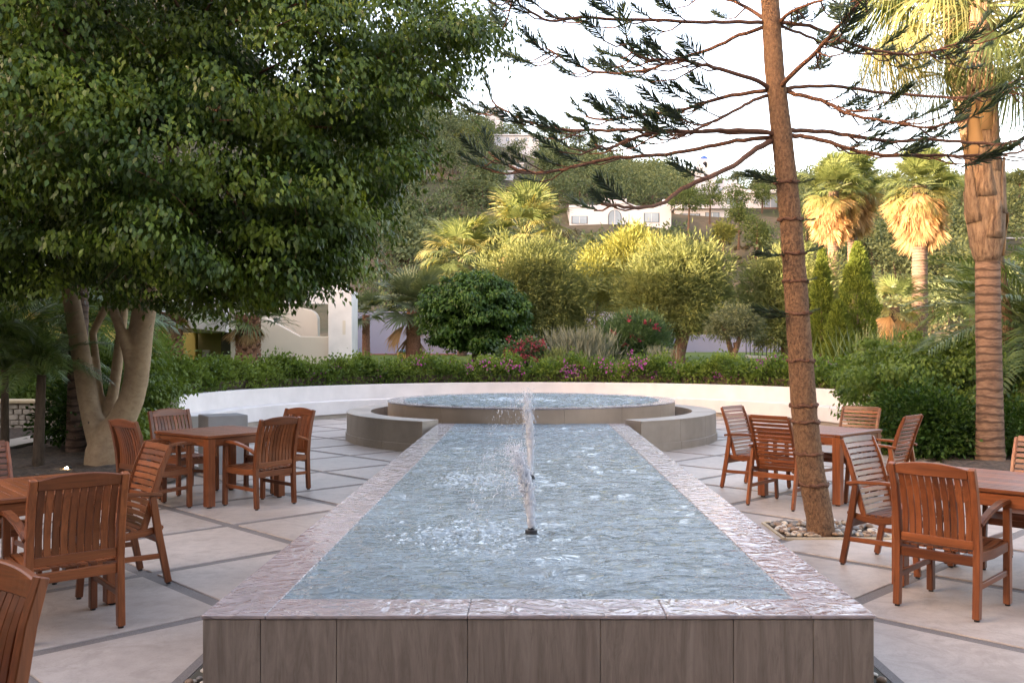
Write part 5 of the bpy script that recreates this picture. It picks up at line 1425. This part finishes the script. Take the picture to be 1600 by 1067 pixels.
for nm, px, top, wpx, Y, lab, seed in (('columnar_cypress', 1284, 388, 19, 33, 'narrow columnar cypress, left one of the three, beside the leaning trunk', 61), ('columnar_cypress', 1340, 378, 32, 32, 'broad columnar cypress, tallest of the three', 62), ('columnar_cypress', 1310, 470, 22, 31, 'short columnar cypress in front of the two taller ones', 63)):
    b = ground_at(px, Y); rng = np.random.default_rng(seed); s = Y / 1450
    zt = at(px, top, Y).z; n = 9500 if wpx < 25 else 15000
    t = thing(nm, lab, 'cypress', b, 0, 'columnar cypresses behind the hedge')
    obj('trunk', MB().tube([(0, 0, -0.2), (0, 0, (zt - b.z) * 0.6)], [0.09, 0.03], 8), DARKBARK, t)
    u = rng.random(n) ** 1.15; ang = rng.uniform(0, 2 * PI, n); lump = 1 + 0.22 * np.sin(ang * 3 + u * 17) + 0.15 * np.sin(u * 43 + ang * 2)
    r_ = wpx * s * np.interp(u, [0, 0.12, 0.55, 0.85, 1], [0.75, 1.0, 0.8, 0.42, 0.04]) * rng.uniform(0.55, 1.0, n) ** 0.5 * lump
    P = np.stack([np.cos(ang) * r_, np.sin(ang) * r_, u * (zt - b.z) * 0.98], 1)
    D = np.stack([np.cos(ang) * 0.6, np.sin(ang) * 0.6, np.ones(n)], 1) + rng.normal(size=(n, 3)) * 0.35
    tag(obj('crown', leaf_mesh('crown', P, D, 0.15 * rng.uniform(0.7, 1.2, n), 0.045, rng, flat=0.1), L_CYPRESS, t), kind='stuff')

# hedge behind the curved wall, ends swelling into shrubs
rng = np.random.default_rng(70)
hedge = thing('curved_hedge', 'long clipped green hedge with magenta blossoms behind the white curved wall', 'hedge', (WC[0], WC[1] + WR + 0.9, 0.6))
hb = np.array(hedge.location)
n = 84000
ang = rng.uniform(math.radians(-12), math.radians(192), n)
rad = WR + 0.18 + rng.random(n) ** 1.0 * 1.25
hx, hy = WC[0] + rad * np.cos(ang), WC[1] + rad * np.sin(ang)
topz = 1.24 + 0.11 * np.sin(ang * 23) + 0.08 * np.sin(ang * 57 + 1) + 0.06 * np.sin(ang * 131) - 0.10 * ((rad - WR - 0.8) / 0.65) ** 2
front = rng.random(n) < 0.5
zz = np.where(front, topz - np.abs(rng.normal(size=n)) * 0.10, 0.62 + rng.random(n) * (topz - 0.62))
stray = rng.random(n) < 0.09; zz = np.where(stray, topz + np.abs(rng.normal(size=n)) * 0.10, zz)
P = np.stack([hx, hy, zz], 1)
D = np.stack([-np.cos(ang) * 0.5, -np.sin(ang) * 0.5, np.full(n, 0.6)], 1) + rng.normal(size=(n, 3)) * 0.55
tag(obj('foliage', leaf_mesh('foliage', P - hb, D, 0.095 * rng.uniform(0.6, 1.25, n), 0.055, rng, flat=0.45), L_HEDGE, hedge), kind='stuff')
obj('woody_core', MB().arc((WC[0] - hb[0], WC[1] - hb[1]), WR + 0.4, WR + 1.1, math.radians(-10), math.radians(190), -0.1, 0.35, 60), DARKBARK, hedge)
# upright shoots
n = 2600; ang = rng.uniform(math.radians(-8), math.radians(188), 130); ai = rng.integers(0, 130, n); hh = rng.uniform(0.0, 1, n); hgt = rng.uniform(0.12, 0.32, 130)
rr = WR + 0.3 + rng.random(130) * 0.9
P = np.stack([WC[0] + rr[ai] * np.cos(ang[ai]) + rng.normal(size=n) * 0.03 + hh * 0.08, WC[1] + rr[ai] * np.sin(ang[ai]) + rng.normal(size=n) * 0.03, 1.20 + hh * hgt[ai]], 1)
tag(obj('shoots', leaf_mesh('shoots', P - hb, rng.normal(size=(n, 3)) + np.array([0, 0, 0.5]), 0.075, 0.045, rng), L_HEDGE, hedge), kind='stuff')
fl = [(735, 572), (760, 568), (795, 570), (812, 574), (656, 566), (880, 572), (900, 578), (940, 566), (985, 560), (995, 572), (1005, 566), (1195, 568), (1215, 563), (1205, 574), (1085, 585), (888, 580), (1283, 580), (1292, 572), (955, 574), (1430, 562)]
flowers(hedge, hedge.location, [at(x, y, float(24.2)) if 640 < x < 1100 else at(x, y, 22.8) for x, y in fl], 22, 0.10, 0.062, F_PINK, 71)
hr = np.random.default_rng(77); ha = hr.uniform(math.radians(5), math.radians(175), 42)
flowers(hedge, hedge.location, [Vector((WC[0] + (WR + 0.25 + 0.5 * u) * math.cos(a), WC[1] + (WR + 0.25 + 0.5 * u) * math.sin(a), 0.95 + 0.33 * u)) for a, u in zip(ha, hr.random(42))], 16, 0.07, 0.058, F_PINK, 78)
b = Vector((6.6, 15.4, 0.05))
tree('bed_shrub', 'large dark leafy shrub spilling over the right end of the white wall', 'shrub', b, None,
     [(6.3, 15.6, 0.75, 1.0, 0.9, 0.75), (7.3, 15.3, 0.8, 1.1, 0.9, 0.85), (6.9, 16.8, 0.95, 1.2, 1.0, 0.8), (8.2, 16.6, 0.9, 1.2, 1.2, 0.95), (5.85, 15.0, 0.45, 0.55, 0.6, 0.45), (7.6, 18.2, 1.05, 1.2, 1.2, 0.75)], L_HEDGE, None, 72, 330, 120, 0.26, 0.085, 0.05, rag=0.4, dome=0.30, clip=lambda P, r: P[:, 2] > 0.02)
b = Vector((5.95, 13.6, 0.05))
tree('bed_shrub', 'low dark shrub left of the near ringed palm, beside the terrace', 'shrub', b, None,
     [(6.1, 13.9, 0.45, 0.55, 0.5, 0.45), (5.9, 14.4, 0.55, 0.5, 0.5, 0.5), (7.3, 13.9, 0.4, 0.5, 0.5, 0.4)], L_DARK, None, 73, 230, 46, 0.22, 0.08, 0.05, flat=0.5, clip=lambda P, r: P[:, 2] > 0.02)
b = Vector((-6.5, 15.8, 0.05))
tree('bed_shrub', 'glossy green shrub at the left end of the white curved wall', 'shrub', b, None,
     [(-6.55, 15.4, 0.7, 0.62, 0.7, 0.62), (-7.3, 16.6, 0.95, 0.8, 0.9, 0.7), (-6.1, 14.3, 0.35, 0.4, 0.5, 0.38), (-7.9, 17.8, 1.05, 0.8, 0.9, 0.7)], L_HEDGE, None, 74, 190, 115, 0.25, 0.085, 0.05, rag=0.4, dome=0.28, clip=lambda P, r: P[:, 2] > 0.02)
b = Vector((-6.9, 15.0, 0.05))
tree('bed_shrub', 'dark round shrub between the feather palms and the ficus', 'shrub', b, None,
     [(-7.2, 15.0, 0.55, 0.6, 0.6, 0.55), (-7.4, 15.7, 0.7, 0.5, 0.5, 0.55)], L_DARK, None, 75, 170, 46, 0.22, 0.09, 0.05, flat=0.5, clip=lambda P, r: P[:, 2] > 0.02)
b = Vector((-11.5, 21.6, 0.3))
tree('bed_shrub', 'broad leafy shrub mass behind the rubble wall on the far left', 'shrub', b, None,
     [(-12.4, 21.8, 1.1, 1.4, 1.0, 1.2), (-10.6, 21.9, 1.0, 1.2, 1.0, 1.0), (-9.2, 22.3, 1.0, 1.0, 0.9, 0.9), (-13.6, 22.6, 1.3, 1.2, 1.0, 1.2)], L_HEDGE, None, 76, 420, 46, 0.3, 0.11, 0.06, flat=0.5, clip=lambda P, r: P[:, 2] > 0.02)
# low stone wall by the garden path
sw = thing('rubble_wall', 'low rubble stone wall with sandy coping behind the left feather palms', 'wall', (-10.2, 18.6, 0.0))
srng = random.Random(9)
obj('core', MB().box(-2.2, 2.2, 0.1, 0.35, 0, 0.55), LIMESTONE, sw)
stone_me = [MB().prism([(-0.5 + srng.uniform(-.1, .1), -0.5 + srng.uniform(-.1, .1)), (0.5, -0.45), (0.48, 0.5), (-0.45, 0.42)], -0.5, 0.5).mesh('stone', 0.12) for _ in range(4)]
for r_ in range(5):
    x = -2.2
    while x < 2.1:
        w_ = srng.uniform(0.13, 0.26)
        obj('stone', srng.choice(stone_me), LIMESTONE, sw, (x + w_ / 2, 0.09, 0.06 + r_ * 0.108), (PI / 2 * srng.choice((0, 2)), srng.uniform(-.1, .1), 0), (w_ * 0.94, 0.12, 0.1))
        x += w_
obj('coping', MB().box(-2.25, 2.25, -0.02, 0.42, 0.55, 0.63).mesh('coping', 0.02), SANDCOPE, sw)
# small lit spot lamp in the bed
sp = at(106, 731, 12.4)
lamp = thing('garden_spotlight', 'tiny lit garden spotlight in the bed beyond the left table', 'lamp', (sp.x, sp.y, 0.05))
obj('spike', MB().tube([(0, 0, -0.02), (0, 0, sp.z - 0.1)], 0.008, 6), DARKFRAME, lamp)
obj('head', MB().tube([(0, 0.07, sp.z - 0.05), (0, -0.03, sp.z - 0.05)], [0.022, 0.03], 10), DARKFRAME, lamp)
mL, ntL, bL = nodes('lit_lens'); bL.inputs['Emission Color'].default_value = (1, 0.75, 0.4, 1); bL.inputs['Emission Strength'].default_value = 25
obj('lens', MB().tube([(0, -0.0305, sp.z - 0.05), (0, -0.036, sp.z - 0.05)], 0.02, 10), mL, lamp)

# ------------------------------------------------------------------ the wooded hill
rng = np.random.default_rng(90)
def template(seed, kind):
    r = np.random.default_rng(seed)
    if kind == 'round':
        lobes = [(0, 0, 0.55, 0.5, 0.5, 0.42)] + [(r.normal() * 0.22, r.normal() * 0.22, 0.45 + r.random() * 0.35, 0.3, 0.3, 0.25) for _ in range(4)]
    else:
        lobes = [(0, 0, 0.8, 0.42, 0.42, 0.2), (0.2, 0, 0.68, 0.3, 0.3, 0.16), (-0.22, 0.1, 0.7, 0.28, 0.28, 0.15)]
    return crown_points(lobes, 60, 10, 0.15, r, 0.88, 0.9, 0.3)[:2]
TPL = [template(s, 'round') for s in range(6)] + [template(s, 'pine') for s in range(20, 23)]
RECTS = [(886, 1054, 306, 352, 128), (1058, 1126, 326, 352, 138), (1128, 1220, 296, 345, 150), (1084, 1122, 240, 300, 185), (1118, 1160, 280, 305, 187), (776, 838, 210, 219, 205), (650, 670, 260, 267, 170), (788, 802, 266, 275, 160), (800, 818, 254, 260, 172), (762, 784, 168, 176, 222), (1080, 1175, 352, 440, 104), (1566, 1600, 368, 392, 120)]
def blocked(px0, px1, py0, py1, Y):
    for a, b_, c_, d_, yy in RECTS:
        if Y < yy + 8 and px0 < b_ and px1 > a and py0 < d_ and py1 > c_: return True
    return False
Pa = []; Da = []; La = []; trunks = MB(); scrubP = []; count = 0
cand = 0
while count < 770 and cand < 16000:
    cand += 1
    Y = 68 + 160 * rng.random() ** 0.62; X = rng.uniform(-0.34, 0.60) * Y
    z = tz(X, Y); h = rng.uniform(3.6, 6.2) * (0.75 if Y < 95 else 1); w = h * rng.uniform(0.8, 1.15)
    px = 827 + 1450 * X / Y; pyb = 546 - 1450 * (z - EYE) / Y; pyt = pyb - h * 1450 / Y; hw = w * 0.55 * 1450 / Y
    if px < 560: continue
    if blocked(px - hw * 0.7, px + hw * 0.7, pyt, pyb, Y): continue
    P0, D0 = TPL[rng.integers(0, 6 if rng.random() < 0.8 else 9)]
    a = rng.uniform(0, 2 * PI); R = np.array([[math.cos(a), -math.sin(a), 0], [math.sin(a), math.cos(a), 0], [0, 0, 1]])
    Pa.append((P0 * np.array([w, w, h])) @ R.T + np.array([X, Y, z - 0.1])); Da.append(D0 @ R.T); La.append(np.full(len(P0), 0.16 * h * 0.52))
    trunks.tube([(X, Y, z - 0.3), (X + rng.normal() * 0.2, Y, z + h * 0.6)], [0.16, 0.08], 5, False)
    count += 1
Pa = np.concatenate(Pa); Da = np.concatenate(Da) + rng.normal(size=Pa.shape) * 0.4; La = np.concatenate(La)
wood_ = thing('hillside_wood', 'grey green wood covering the far hillside', 'wood', (20, 140, 22))
wood_['kind'] = 'stuff'
wb = np.array(wood_.location)
tag(obj('foliage', leaf_mesh('foliage', Pa - wb, Da, La, La * 0.62, rng, flat=0.4), L_HILL, wood_), kind='stuff')
for i, v in enumerate(trunks.v): trunks.v[i] = (v[0] - wb[0], v[1] - wb[1], v[2] - wb[2])
tag(obj('trunks', trunks.mesh('trunks'), DARKBARK, wood_), kind='stuff')
# dry scrub on the open slopes
n = 950; P = []; D = []
for _ in range(n):
    Y = 70 + 90 * rng.random(); X = rng.uniform(-0.15, 0.58) * Y; z = tz(X, Y); r_ = rng.uniform(0.5, 1.3)
    px = 827 + 1450 * X / Y; pyb = 546 - 1450 * (z - EYE) / Y
    if blocked(px - 8, px + 8, pyb - 14, pyb, Y) and not (1080 < px < 1180 and Y < 112 and rng.random() < 0.5): continue
    m = 60; q = unit(rng.normal(size=(m, 3))) * np.array([r_, r_, r_ * 0.6]) * rng.uniform(0.6, 1, (m, 1)); q[:, 2] = np.abs(q[:, 2])
    P.append(q + np.array([X, Y, z - 0.05])); D.append(q + np.array([0, 0, 0.3]))
P = np.concatenate(P); D = np.concatenate(D)
sc_ = tag(obj('dry_scrub', leaf_mesh('dry_scrub', P - wb, D, 0.42 * rng.uniform(0.6, 1.2, len(P)), 0.25, rng, flat=0.2), L_SCRUB, None, tuple(wb)), 'low dry scrub covering the open lower slopes', 'scrub', kind='stuff')
# single trees one can tell apart around the houses and on the skyline
def hill_tree(name, label, px, py_base, py_top, Y, wpx, mat, seed, kind, group):
    r = np.random.default_rng(seed); b = at(px, py_base, Y); s = Y / 1450; h = (py_base - py_top) * s; w = wpx * s
    t = thing(name, label, 'tree', b, 0, group)
    obj('trunk', MB().tube([(0, 0, -1.5), (w * 0.04, 0, h * 0.45), (0, 0, h * 0.85)], [0.17, 0.13, 0.06], 7), OLIVEBARK, t)
    lobes = ([(0, 0, h * 0.72, w * 0.42, w * 0.42, h * 0.22), (w * 0.22, 0, h * 0.6, w * 0.28, w * 0.28, h * 0.16), (-w * 0.22, 0, h * 0.58, w * 0.28, w * 0.28, h * 0.16), (0, 0, h * 0.86, w * 0.25, w * 0.25, h * 0.13)] if kind == 'pine'
             else [(0, 0, h * 0.55, w * 0.45, w * 0.45, h * 0.42), (w * 0.2, 0, h * 0.4, w * 0.3, w * 0.3, h * 0.3)])
    P, D, C = crown_points(lobes, 90, 22, 0.42, r, 0.75, 0.8, 0.35)
    tag(obj('crown', leaf_mesh('crown', P, D + r.normal(size=D.shape) * 0.4, 0.36 * r.uniform(0.7, 1.2, len(P)), 0.13, r, flat=0.3), mat, t), kind='stuff')
g1 = 'pines around the hillside houses'
for i, (px, yb, yt, Y, w, kind, lab) in enumerate([
        (1075, 352, 292, 126, 52, 'pine', 'pine tree just right of the stepped white house'),
        (1108, 350, 285, 133, 46, 'pine', 'thin grey pine in front of the bell tower base'),
        (1150, 345, 286, 142, 44, 'pine', 'dark pine in front of the chapel'),
        (1190, 340, 288, 144, 30, 'pine', 'slim pine beside the brown balcony'),
        (1154, 372, 318, 118, 44, 'pine', 'bright young pine below the balcony house'),
        (1182, 385, 338, 112, 40, 'round', 'bushy tree on the bank below the young pine'),
        (1130, 376, 346, 112, 34, 'round', 'yellowish shrub on the bank beside the dirt gully')]):
    hill_tree('hillside_pine' if kind == 'pine' else 'hillside_bush', lab, px, yb, yt, Y, w, L_HILLPINE if i != 6 else L_YELLOW, 200 + i, kind, g1)
hill_tree('ridge_tree', 'pale sunlit umbrella tree high on the left hillside', 735, 235, 200, 190, 62, L_YELLOW, 220, 'pine', None)
g2 = 'trees along the ridge line'
for i, (px, yb, yt, Y, w) in enumerate([(850, 222, 192, 218, 24), (868, 226, 194, 218, 22), (885, 228, 197, 217, 22), (700, 205, 178, 222, 30), (812, 212, 188, 220, 24), (1152, 296, 266, 195, 24), (1592, 300, 268, 130, 36), (905, 236, 205, 216, 24), (930, 244, 214, 214, 24)]):
    hill_tree('ridge_pine', ['first thin pine left of the araucaria frond tips on the ridge', 'second pine of the ridge row above the white row house', 'third pine of the ridge row above the white row house', 'skyline tree beside the right edge of the ficus crown', 'skyline tree over the white row house',
                             'dark pine on the skyline right of the bell tower', 'tree on the skyline at the right edge of the picture', 'fourth pine of the ridge row, right of the row house', 'last pine of the ridge row as the ridge falls right'][i], px, yb, yt, Y, w, L_HILL, 230 + i, 'pine', g2)
